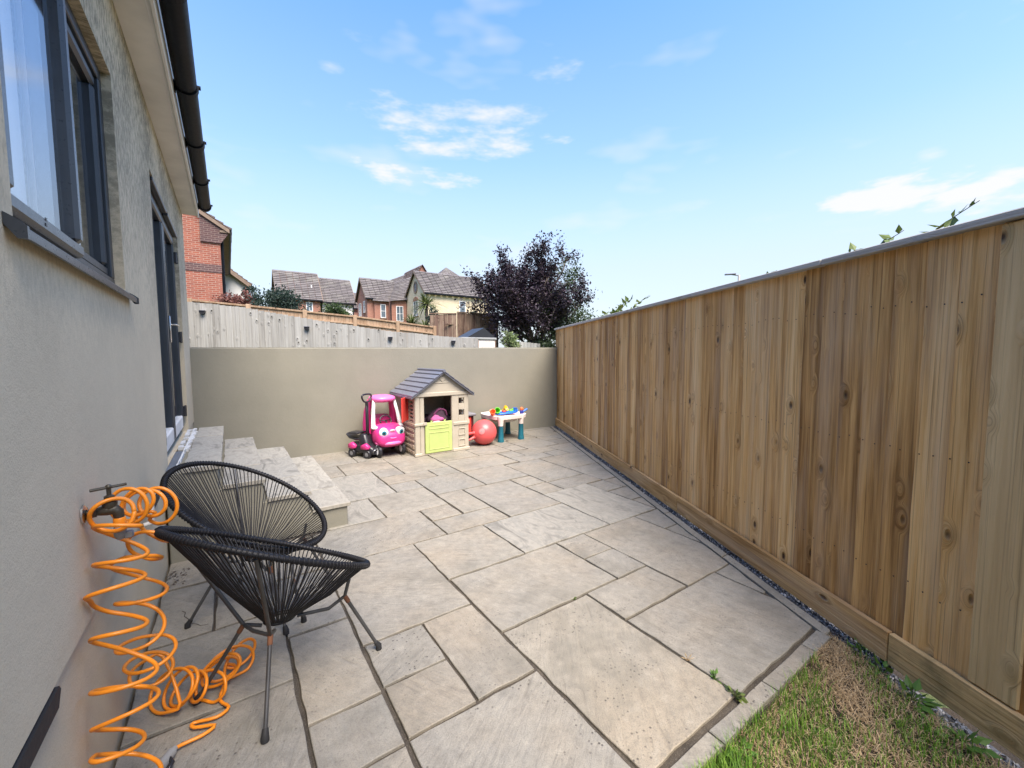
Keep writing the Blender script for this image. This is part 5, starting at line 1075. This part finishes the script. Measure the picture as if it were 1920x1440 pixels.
def build_far_houses():
    # cream house: gable towards the patio side, ridge along x
    t = thing('cream_house', 'cream rendered house with oval gable window and grey tiled roof behind the palm', 'house', (20, 42.8, 3))
    gable_house(t, 16.95, 24.5, 40.15, 45.6, 2, 8.0, 10.45, 'cream_render', 'x')
    w = MB(); n = 20; w.lathe([(.52, -.03), (.52, .08), (.4, .08), (.4, -.03)], n, T(16.95, 42.85, 8.75, 0, -PI / 2) @ Matrix.Diagonal((1.25, 1, 1, 1)), cap=False); rw = obj('oval_window', w, 'bargeboard', t)
    w = MB(); w.lathe([(.41, -.02), (.41, .03)], n, T(16.95, 42.85, 8.75, 0, -PI / 2) @ Matrix.Diagonal((1.25, 1, 1, 1))); obj('pane', w, 'far_glass', rw)
    aw = window_(t, 42.2, 43.5, 16.95, 5.7, 7.3, 'y', -1, 1)
    w = MB(); w.prism([(42.15, 7.32), (43.55, 7.32), (43.4, 7.62), (42.85, 7.78), (42.3, 7.62)], 'x', 16.87, 16.99); obj('brick_arch', w, 'far_brick', aw)
    window_(t, 20.75, 21.5, 40.15, 6.05, 7.3, 'x', -1, 0)
    # hipped roof just behind
    t = thing('hipped_roof_house', 'house with a grey hipped roof peeking over the cream house', 'house', (23, 50, 3))
    w = MB(); w.box(20, 28, 46.5, 53, 2, 9.2); obj('wall', w, 'cream_render', t)
    ap = (23.9, 49.8, 12.9)
    for a, b in (((19.6, 46.1, 9.1), (28.4, 46.1, 9.1)), ((19.6, 53.4, 9.1), (19.6, 46.1, 9.1)), ((28.4, 46.1, 9.1), (28.4, 53.4, 9.1)), ((28.4, 53.4, 9.1), (19.6, 53.4, 9.1))): roof_slope(t, (ap, ap), (a, b))
    # brick gable behind
    t = thing('rear_brick_house', 'brick gable end with brown roof rising behind the cream house roof', 'house', (22.5, 54.5, 3))
    gable_house(t, 21.2, 23.4, 54, 60, 2, 12.0, 13.7, 'far_brick', 'y', roofm='brown_tiles')
    t = thing('distant_house', 'distant house roof showing between the brick gable and the cream house', 'house', (20, 62, 3))
    gable_house(t, 18.2, 21.6, 62, 68, 2, 11.0, 12.6, 'far_brick', 'y', roofm='brown_tiles')
    # brick house with the steep gable
    t = thing('steep_gable_brick_house', 'brick house with a steep gable, small white windows and grey tiled roof', 'house', (15, 49, 3))
    gable_house(t, 12.9, 18.0, 46.9, 51.0, 2, 8.0, 10.25, 'far_brick', 'x')
    window_(t, 47.7, 48.35, 12.9, 6.3, 7.6, 'y', -1, 0); window_(t, 49.3, 50.3, 12.9, 6.0, 7.5, 'y', -1, 1)
    w = MB(); w.box(12.86, 13.3, 46.86, 51.02, 5.2, 5.45); obj('brick_band', w, 'dark_brick', t)
    w = MB(); w.prism([(12.1, 4.55), (12.9, 5.0), (12.9, 4.8), (12.1, 4.4)], 'y', 48.4, 50.4); obj('porch_roof', w, 'brown_tiles', t)
    # link houses whose roof sweeps down towards the patio
    t = thing('catslide_brick_house', 'brick house with long sweeping roof between the steep gable and the cream house', 'house', (15.5, 46, 3))
    w = MB(); w.box(13.6, 17.5, 46.9 - .3, 50, 2, 7.6); obj('wall', w, 'far_brick', t)
    w = MB(); w.box(15.15, 16.9, 45.62, 46.55, 2, 7.6); obj('front_wing', w, 'far_brick', t)
    roof_slope(t, ((15.4, 49.3, 10.05), (18.2, 49.3, 11.3)), ((13.35, 46.3, 7.5), (15.6, 46.3, 7.5))); roof_slope(t, ((16.6, 48.2, 10.1), (18.6, 48.2, 10.9)), ((14.9, 45.3, 7.45), (17.3, 45.3, 7.8)))
    window_(t, 14.25, 14.85, 46.6, 5.7, 7.2, 'x', -1, 0); window_(t, 15.7, 16.5, 45.62, 5.3, 7.0, 'x', -1, 1)
    w = MB(); w.tube([(15.08, 45.5, 7.4), (15.08, 45.5, 3)], .06, 8); obj('downpipe', w, 'gutter_plastic', t)
    for (yy, xx) in ((46.6, 14.4), (45.62, 15.9)): w = MB(); w.prism([(yy - .7, 4.35), (yy, 4.75), (yy, 4.55), (yy - .7, 4.2)], 'x', xx - .7, xx + .7); obj('porch_roof', w, 'white_trim', t)
    # terrace on the left
    t = thing('terrace_house', 'brick terrace house with grey roof above the dark round shrub', 'house', (7, 55, 3))
    gable_house(t, 4.85, 9.05, 52.2, 58, 2, 8.05, 11.3, 'far_brick', 'x'); window_(t, 7.55, 8.25, 52.2, 6.55, 7.6, 'x', -1, 1)
    w = MB(); w.box(4.86, 6.1, 52.15, 52.21, 2, 7.9); obj('rendered_bay', w, 'white_render', t)
    w = MB(); w.box(8.3, 8.42, 53.3, 53.5, 9.0, 9.7); obj('vent_pipe', w, 'upvc_white', t)
    t = thing('terrace_house', 'cream-fronted terrace house with lower grey roof right of the brick one', 'house', (11, 55.5, 3))
    gable_house(t, 9.35, 12.9, 52.7, 58.4, 2, 7.95, 10.95, 'white_render', 'x'); w = MB(); w.tube([(12.8, 52.6, 7.8), (12.8, 52.6, 3)], .07, 8); obj('downpipe', w, 'gutter_plastic', t)
    w = MB(); w.box(9.4, 12.85, 52.6, 52.69, 2, 5.6); obj('brick_front', w, 'far_brick', t)
    t = thing('terrace_house', 'small house with low grey roof at the far right end of the terrace', 'house', (15, 62, 3))
    gable_house(t, 14.2, 18.2, 61, 66, 2, 8.3, 10.6, 'far_brick', 'x')
build_far_houses()

# ------------------------------------------------------------------ vegetation
def leaf_quad(mb, p, d, s, rnd, w=.5):
    d = d.normalized(); a = d.cross(Vector((rnd.gauss(0, 1), rnd.gauss(0, 1), rnd.gauss(0, 1)))).normalized() * s * w
    b = len(mb.v); mid = p + d * s * .5 + d.cross(a).normalized() * s * .08
    mb.v += [tuple(p), tuple(mid + a * .55), tuple(p + d * s), tuple(mid - a * .55)]; mb.f.append((b, b + 1, b + 2, b + 3)); mb.mi.append(0)
def grow(base, height, spread, rnd, levels=4, n0=6, trunk_r=.1, lean=(0, 0), up=.35):
    """branch skeleton: returns wood mesh and twig points"""
    wood = MB(); tips = []
    def br(p, d, L, r, lev):
        pts = [p]; q = p.copy(); dd = d.copy(); k = 4
        for i in range(k):
            dd = (dd + Vector((rnd.gauss(0, .13), rnd.gauss(0, .13), rnd.gauss(0, .1) + .04))).normalized(); q = q + dd * L / k; pts.append(q.copy())
        wood.tube(pts, [r * (1 - .55 * i / k) for i in range(k + 1)], 6 if lev < 2 else 4, caps=False)
        if lev >= levels: tips.append((pts, dd)); return
        for i in range(3 if lev else n0):
            f = rnd.uniform(.35, 1.0); j = min(int(f * k), k - 1); s = pts[j].lerp(pts[j + 1], f * k - j)
            a = rnd.uniform(0, 2 * PI); side = Vector((math.cos(a) * spread, math.sin(a) * spread, rnd.uniform(.0, up + .5)))
            br(s, (dd * .6 + side).normalized(), L * rnd.uniform(.55, .78), r * .5, lev + 1)
        if lev: tips.append((pts[2:], dd))
    br(Vector(base), Vector((lean[0], lean[1], 1)).normalized(), height * .4, trunk_r, 0)
    return wood, tips
def crown_tree(name, label, base, height, spread, leafm, n_leaf, size, seed, levels=4, group=None, cat='tree', up=.35, trunk_r=.1, lean=(0, 0), fill=None, n0=6):
    rnd = random.Random(seed); t = thing(name, label, cat, base, 0, group); wood, tips = grow(base, height, spread, rnd, levels, n0, trunk_r, lean, up)
    obj('trunk', wood, 'bark', t, smooth=True, normals=False); mb = MB()
    for k in range(n_leaf):
        pts, d = rnd.choice(tips); j = rnd.randrange(len(pts) - 1); p = pts[j].lerp(pts[j + 1], rnd.random()) + Vector((rnd.gauss(0, 1), rnd.gauss(0, 1), rnd.gauss(0, 1))) * size * .9
        leaf_quad(mb, p, Vector((rnd.gauss(0, 1), rnd.gauss(0, 1), rnd.gauss(.1, .8))), size * rnd.uniform(.6, 1.3), rnd)
    if fill:
        for (c, r, n) in fill:
            for k in range(n):
                v = Vector((rnd.gauss(0, 1), rnd.gauss(0, 1), rnd.gauss(0, 1))).normalized() * rnd.random() ** .45
                p = Vector((c[0] + v.x * r[0], c[1] + v.y * r[1], c[2] + v.z * r[2])); leaf_quad(mb, p, Vector((rnd.gauss(0, 1), rnd.gauss(0, 1), rnd.gauss(0, .8))) + v, size * rnd.uniform(.6, 1.3), rnd)
    obj('crown', mb, leafm, t, normals=False); return t
def shrub(name, label, c, r, leafm, n, size, seed, group=None, cat='shrub', gap=.35):
    """clumpy bush: leaves gathered on many small clusters inside the outline"""
    rnd = random.Random(seed); base = (c[0], c[1], c[2] - r[2]); t = thing(name, label, cat, base, 0, group); w = MB(); cl = []
    for k in range(int(26 + n / 140)):
        v = Vector((rnd.gauss(0, 1), rnd.gauss(0, 1), rnd.gauss(.15, 1))).normalized() * rnd.uniform(.35, 1.0); cl.append((Vector((c[0] + v.x * r[0], c[1] + v.y * r[1], c[2] + v.z * r[2])), rnd.uniform(.14, .34)))
        if k < 26: w.tube([Vector(base) + Vector((rnd.gauss(0, .05), rnd.gauss(0, .05), 0)), Vector(base).lerp(cl[-1][0], .5) + Vector((0, 0, .05)), cl[-1][0]], [.03, .018, .006], 5, caps=False)
    obj('trunk', w, 'bark', t, smooth=True, normals=False); mb = MB(); m = min(r)
    for k in range(n):
        p, q = rnd.choice(cl); v = Vector((rnd.gauss(0, 1), rnd.gauss(0, 1), rnd.gauss(0, 1))) * q * m * .62; leaf_quad(mb, p + v, v + Vector((rnd.gauss(0, .3), rnd.gauss(0, .3), rnd.gauss(.1, .3))) * m, size * rnd.uniform(.6, 1.3), rnd)
    obj('crown', mb, leafm, t, normals=False); return t
crown_tree('plum_tree', 'large dark purple-leaved plum tree rising behind the end wall', (8.65, 10.9, .3), 5.7, .7, 'plum_leaf', 21000, .09, 5, 4, trunk_r=.13, n0=12,
           fill=[((7.5, 10.8, 3.3), (1.2, 1.0, .9), 2600), ((8.5, 10.9, 3.4), (1.1, 1.0, .8), 1700), ((7.3, 10.8, 2.5), (.8, .7, .75), 1600)])
crown_tree('green_tree', 'loose green-leaved tree growing through the right side of the purple tree', (9.5, 10.6, .2), 5.2, .8, 'green_leaf', 4200, .085, 17, 4, trunk_r=.08, n0=7, fill=[((9.7, 10.3, 2.5), (.8, .7, .8), 1100)])
shrub('ivy_shrub', 'dense dark green ivy thicket at the foot of the purple tree', (8.6, 10.0, 1.85), (1.45, .7, 1.15), 'ivy_leaf', 8500, .075, 23)
shrub('ivy_shrub', 'tall dark ivy clump climbing in the middle of the purple tree', (8.55, 10.1, 2.75), (.5, .4, .8), 'ivy_leaf', 2200, .075, 24)
shrub('ivy_shrub', 'leafy green thicket below the right side of the purple tree', (9.75, 9.9, 1.9), (.75, .5, .85), 'green_leaf', 2600, .08, 25)
shrub('round_shrub', 'dark blue-green rounded evergreen shrub left of the terrace houses', (1.58, 16.5, 3.2), (.78, .7, .70), 'conifer_leaf', 4200, .09, 31)
shrub('leafy_shrub', 'mid green bushy shrub in front of the terrace houses', (3.62, 18.0, 3.05), (.68, .6, .52), 'green_leaf', 2600, .1, 33)
shrub('red_shrub', 'coppery red-leaved maple shrub beside the red brick house', (.36, 17.2, 3.25), (.55, .5, .42), 'red_leaf', 2400, .085, 35)
shrub('narrow_conifer', 'dark narrow conifer behind the coppery shrub', (.80, 18.6, 3.35), (.34, .42, .8), 'conifer_leaf', 2300, .09, 37)
shrub('pale_shrub', 'pale yellow-green feathery shrub just above the end wall', (6.35, 9.3, 1.78), (.3, .25, .3), 'pale_leaf', 700, .08, 39)
shrub('dark_shrub', 'dark shrub beneath the right edge of the cream house', (7.35, 12.9, 2.6), (.5, .4, .6), 'conifer_leaf', 1300, .08, 51)
shrub('dark_shrub', 'low dark shrub between the palm and the brown fence', (6.25, 14.2, 2.75), (.3, .3, .45), 'conifer_leaf', 700, .08, 52)
def strap_plant(name, label, base, stem, n, L, seed, mat='palm_leaf', cat='palm'):
    rnd = random.Random(seed); t = thing(name, label, cat, base); b = Vector(base); top = b + Vector((0, 0, stem))
    m = MB(); m.tube([b, b.lerp(top, .5) + Vector((.03, 0, 0)), top], [.09, .07, .06], 8); obj('trunk', m, 'bark', t, smooth=True); m = MB()
    for k in range(n):
        a = rnd.uniform(0, 2 * PI); e = rnd.uniform(-.2, 1.35); d = Vector((math.cos(a) * math.cos(e), math.sin(a) * math.cos(e), math.sin(e))); l = L * rnd.uniform(.7, 1.1); s = d.cross(Vector((0, 0, 1))).normalized() * .03
        p = top + d * .05; q = len(m.v); 
        for i in range(5):
            u = i / 4; c = p + d * l * u + Vector((0, 0, -l * .45 * u * u)); w = s * (1 - u * .9); m.v += [tuple(c - w), tuple(c + w)]
        for i in range(4): m.f.append((q + 2 * i, q + 2 * i + 1, q + 2 * i + 3, q + 2 * i + 2)); m.mi.append(0)
    obj('crown', m, mat, t, normals=False)
strap_plant('cabbage_palm', 'cabbage palm with drooping strap leaves before the cream house', (6.42, 15.2, 2.1), 1.3, 150, .85, 61)
strap_plant('spiky_yucca', 'spiky upright yucca left of the cabbage palm', (5.75, 15.0, 2.3), .3, 110, .85, 62)
strap_plant('spiky_yucca', 'low spiky yucca at the foot of the cabbage palm', (6.1, 14.6, 2.2), .2, 90, .75, 63)
def build_rear_pickets():
    t = thing('short_picket_fence', 'short strip of pale fence between the pale shrub and the thicket', 'fence', (6.6, 9.6, 1.0)); rnd = random.Random(71)
    for k in range(9): m = MB(); x = 6.55 + k * .12; m.bbox(x, x + .112, 9.6, 9.615, .9, 1.84 - k * .006 + rnd.uniform(-.006, .006), .003); obj('picket', m, 'silver_timber', t)
build_rear_pickets()
def build_car():
    t = thing('parked_car', 'dark parked car half hidden behind the near house corner', 'car', (-1.5, 16.2, 1.6))
    b = MB(); b.loft([(-3.6, 16.2, 2.3, .75, .35, .5), (-3.3, 16.2, 2.35, .82, .42, .45), (-.8, 16.2, 2.35, .82, .42, .45), (-.55, 16.2, 2.3, .72, .3, .5)], 20, 'x'); obj('body', b, 'anthracite', t, smooth=50)
    b = MB(); b.loft([(-3.2, 16.2, 2.8, .7, .2, .5), (-2.8, 16.2, 3.0, .62, .33, .5), (-1.5, 16.2, 3.0, .62, .33, .5), (-.9, 16.2, 2.8, .7, .15, .5)], 20, 'x'); obj('cabin_glass', b, 'far_glass', t, smooth=50)
    b = MB(); b.loft([(-2.85, 16.2, 3.34, .55, .03, .5), (-1.5, 16.2, 3.34, .55, .03, .5)], 16, 'x'); obj('roof', b, 'white_render', t, smooth=50)
    for x in (-3.0, -1.1):
        for y in (15.45, 16.95): b = MB(); wheel(b, (x, y, 1.95), .32, .2, 'y'); obj('wheel', b, 'rubber', t, smooth=40)
build_car()
def build_lamp():
    t = thing('street_lamp', 'slender street lamp with a flat head showing above the timber fence', 'street lamp', (20.6, 10.47, 0))
    m = MB(); m.tube([(20.6, 10.47, 0), (20.6, 10.47, 5.28)], [.09, .055], 10); obj('pole', m, 'connector_grey', t, smooth=True)
    m = MB(); m.tube([(20.6, 10.47, 5.25), (20.3, 10.68, 5.3)], .03, 6); m.bbox(-.32, .18, -.09, .09, -.03, .035, .02, T(20.2, 10.76, 5.31, 0, .05, 2.53)); obj('lamp_head', m, 'slate_plastic', t)
build_lamp()
def leaf_blade(mb, p, d, s, rnd, w=.55):
    """pointed leaf with a folded midrib"""
    d = d.normalized(); a = d.cross(Vector((rnd.gauss(0, .4), rnd.gauss(0, .4), 1))).normalized() * s * w * .5; n = d.cross(a).normalized(); b = len(mb.v)
    mb.v += [tuple(p), tuple(p + d * s * .4 + a + n * s * .06), tuple(p + d * s), tuple(p + d * s * .4 - a + n * s * .06), tuple(p + d * s * .45)]; mb.f += [(b, b + 1, b + 4), (b + 1, b + 2, b + 4), (b + 2, b + 3, b + 4), (b + 3, b, b + 4)]; mb.mi += [0] * 4
def sprig(label, pts, leaves, size, seed, group='sprays showing over the timber fence'):
    rnd = random.Random(seed); P = catmull(pts, 6); t = thing('bramble_spray', label, 'bramble', P[0], 0, group); m = MB(); m.tube(P, [.004 * (1 - .7 * i / len(P)) for i in range(len(P))], 5); obj('stem', m, 'bark', t, smooth=True); m = MB()
    for k in range(leaves):
        i = int((.3 + .7 * (k + .5) / leaves) * (len(P) - 2)); p = P[i].lerp(P[i + 1], rnd.random()); d = (P[i + 1] - P[i]).normalized()
        leaf_blade(m, p, d * .5 + Vector((rnd.gauss(0, .7), rnd.gauss(0, .7), rnd.gauss(.25, .5))), size * rnd.uniform(.6, 1.25), rnd)
    obj('leaves', m, 'bramble_leaf', t, normals=False)
sprig('long bramble cane reaching right above the fence capping, topmost spray', [(2.72, .62, 1.75), (2.64, .54, 1.93), (2.55, .44, 2.0), (2.47, .33, 2.05)], 20, .052, 1)
sprig('small leafy bramble tip left of the long cane above the fence', [(2.78, .80, 1.75), (2.70, .70, 1.96), (2.655, .59, 2.03)], 9, .055, 2)
sprig('two-leaf bramble tip just clearing the fence capping', [(2.80, .92, 1.8), (2.74, .82, 1.97), (2.70, .76, 1.985)], 4, .06, 3)
sprig('tiny dark sprig on the capping right of the street lamp', [(3.05, 1.40, 1.8), (2.97, 1.33, 1.96), (2.93, 1.25, 1.985)], 4, .04, 4)
for i, (pts, n) in enumerate((([(4.35, 3.6, 1.7), (4.15, 3.4, 2.0), (3.95, 3.0, 2.12)], 16), ([(4.5, 3.75, 1.7), (4.35, 3.75, 2.02), (4.1, 3.35, 2.14)], 18), ([(4.75, 4.3, 1.7), (4.55, 4.05, 2.0), (4.3, 3.7, 2.1)], 16), ([(5.0, 4.7, 1.7), (4.75, 4.5, 1.98), (4.5, 4.1, 2.07)], 16))):
    sprig(('feathery', 'tallest', 'drooping', 'lowest')[i] + ' leafy branch over the fence near the purple tree', pts, n, .09, 10 + i, 'branches over the far end of the timber fence')

# ------------------------------------------------------------------ lawn corner and weeds
def build_lawn():
    rnd = random.Random(77); mb = MB(); n = 40
    def lz(x, y): return -.03 - .055 * max(0, min(1, (x - fence_x(y) + .085) / .05)) + .014 * math.sin(x * 5 + y * 3) * math.sin(y * 6 - x) + .006 * math.sin(x * 17) * math.sin(y * 19)
    xs = [-.4 + 4.0 * i / 60 for i in range(61)]; ys = [-3 + 3.735 * j / 60 for j in range(61)]
    for y in ys:
        for x in xs: mb.v.append((x, y, lz(x, y)))
    m = 61; mb.f = [(j * m + i, j * m + i + 1, (j + 1) * m + i + 1, (j + 1) * m + i) for j in range(60) for i in range(60)]; mb.mi = [0] * len(mb.f)
    tag(obj('lawn', mb, 'soil', smooth=True), kind='structure')
    def gn(x, y): return .5 + .5 * math.sin(x * 7.3 + 1.7 * math.sin(y * 5.1)) * math.cos(y * 8.7 + 1.3 * math.sin(x * 4.3))
    g = MB(); d = MB(); cl = []
    for k in range(40000):
        y = .742 - 1.06 * rnd.random() ** 1.1; x = .9 + 1.75 * rnd.random()
        if x > fence_x(y) - .06: continue
        # dry straw near the corner of the patio and along the fence, green tufts towards the setts
        dr = min(1, max(0, (x - 1.62) * 1.35 + (y - .28) * 1.0 + .05)); p = .5 + .55 * dr - .35 * max(0, min(1, (1.75 - x) * 2)) - .85 * (gn(x, y) - .45)
        edge = .73 - y; 
        if edge < .16: p -= (.75 - edge * 3.5) * max(0, min(1, (2.0 - x) * 2.2)) * (.35 + gn(x * 1.7, y * 1.3))
        if gn(x * 2.3 + 1, y * 2.9) < .1 and rnd.random() < .7: continue
        z = lz(x, y); green = rnd.random() > p
        a = rnd.uniform(0, 2 * PI)
        if green: h = rnd.uniform(.025, .062) * (1.25 if edge < .12 else .85); lean = rnd.uniform(.2, 1.0); w = rnd.uniform(.0011, .0021); B = g
        else: h = rnd.uniform(.02, .055); lean = rnd.uniform(1.6, 6); w = rnd.uniform(.0008, .0016); B = d
        dv = Vector((math.cos(a), math.sin(a), 0)); sd = Vector((-dv.y, dv.x, 0)) * w; P0 = Vector((x, y, z)); k2 = 1 / math.sqrt(1 + lean * lean)
        P1 = P0 + (dv * lean * .35 + Vector((0, 0, 1))).normalized() * h * .55; P2 = P1 + (dv * lean + Vector((0, 0, .8))).normalized() * h * .6
        if not green: P1.z = z + rnd.uniform(.004, .02); P2.z = P1.z + rnd.uniform(-.006, .01)
        b = len(B.v); B.v += [tuple(P0 - sd), tuple(P0 + sd), tuple(P1 + sd * .8), tuple(P1 - sd * .8), tuple(P2)]; B.f += [(b, b + 1, b + 2, b + 3), (b + 3, b + 2, b + 4)]; B.mi += [0, 0]
    tag(obj('grass', g, 'grass_blade', normals=False), 'green grass blades growing along the edge of the patio', 'grass', kind='stuff')
    tag(obj('dry_grass', d, 'straw_blade', normals=False), 'dry straw-coloured dead grass by the foot of the fence', 'dry grass', kind='stuff')
build_lawn()
def weed(label, base, n, L, seed, spread=1.0, mat='weed_leaf', w=.55, group='weeds in the patio joints and lawn edge'):
    rnd = random.Random(seed); t = thing('weed', label, 'weed', base, 0, group); s = MB(); m = MB(); b = Vector(base)
    for k in range(n):
        a = rnd.uniform(0, 2 * PI); e = rnd.uniform(.15, 1.2); d = Vector((math.cos(a) * math.cos(e) * spread, math.sin(a) * math.cos(e) * spread, math.sin(e))).normalized(); l = L * rnd.uniform(.4, 1.0)
        s.tube([b, b + d * l * .6], .0012, 4, caps=False); leaf_blade(m, b + d * l * .45, d + Vector((0, 0, -.3)), l * rnd.uniform(.5, .8), rnd, w)
    obj('stem', s, mat, t, normals=False); obj('leaves', m, mat, t, normals=False)
weed('dark green rosette weed in the joint between the two largest near slabs', (1.735, .93, -.005), 16, .045, 1)
weed('small yellowing grass tuft in the joint nearer the chippings', (1.74, 1.065, -.005), 12, .04, 2, .6, 'straw_blade', .2)
weed('straggly yellow-green weed where the slab joint meets the stone edging', (1.72, .83, -.005), 24, .055, 3, 1.0, 'bramble_leaf')
weed('tiny moss-like weed in a long joint in the middle of the patio', (1.64, 1.745, -.006), 10, .022, 4, 1.0, 'bramble_leaf')
weed('broad-leaved green weed in the gap below the fence, furthest from the camera', (2.43, .52, -.02), 10, .085, 5)
weed('large leafy weed in the gap below the fence, middle of the row', (2.33, .40, -.02), 16, .1, 6)
weed('leafy weed clump below the fence nearest the camera', (2.22, .24, -.02), 14, .11, 7)
weed('trailing weed at the end of the slate chippings', (2.50, .62, -.015), 12, .09, 8)
weed('pale sprig growing from the top of the damp gravel board', (2.27, .02, .15), 6, .05, 9, 1.0, 'pale_leaf')
weed('broad-leaved weed beside the grass tuft at the stone edging', (1.5, .70, -.02), 12, .08, 10)
def debris():
    rnd = random.Random(5); m = MB()
    for k in range(60):
        x, y = rnd.uniform(-.39, -.28), rnd.uniform(3.27, 3.52); M = T(x, y, .004, rnd.uniform(-.4, .4), rnd.uniform(-.4, .4), rnd.uniform(0, 6)); s = rnd.uniform(.004, .014); m.add([M @ Vector(v) for v in ((-s, 0, 0), (0, s * .5, .002), (s, 0, 0), (0, -s * .5, .001))], [(0, 1, 2, 3)])
    tag(obj('dead_leaves', m, 'bark', normals=False), 'scatter of dry brown leaf litter against the house wall', 'leaf litter', kind='stuff')
    c = MB(); P = [Vector(p) for p in ((-.28, 2.93, .002), (-.262, 2.90, .002), (-.265, 2.86, .002), (-.245, 2.82, .002), (-.235, 2.77, .002), (-.205, 2.74, .002), (-.185, 2.71, .002), (-.15, 2.70, .002))]
    for a, b in zip(P[:-1], P[1:]): d = (b - a).cross(Vector((0, 0, 1))).normalized() * .0022; c.add([a - d, a + d, b + d, b - d], [(0, 1, 2, 3)])
    o = obj('slab_crack', c, 'joint_mortar', patio, normals=False); o['label'] = 'jagged dark crack across a slab by the house wall'
debris()
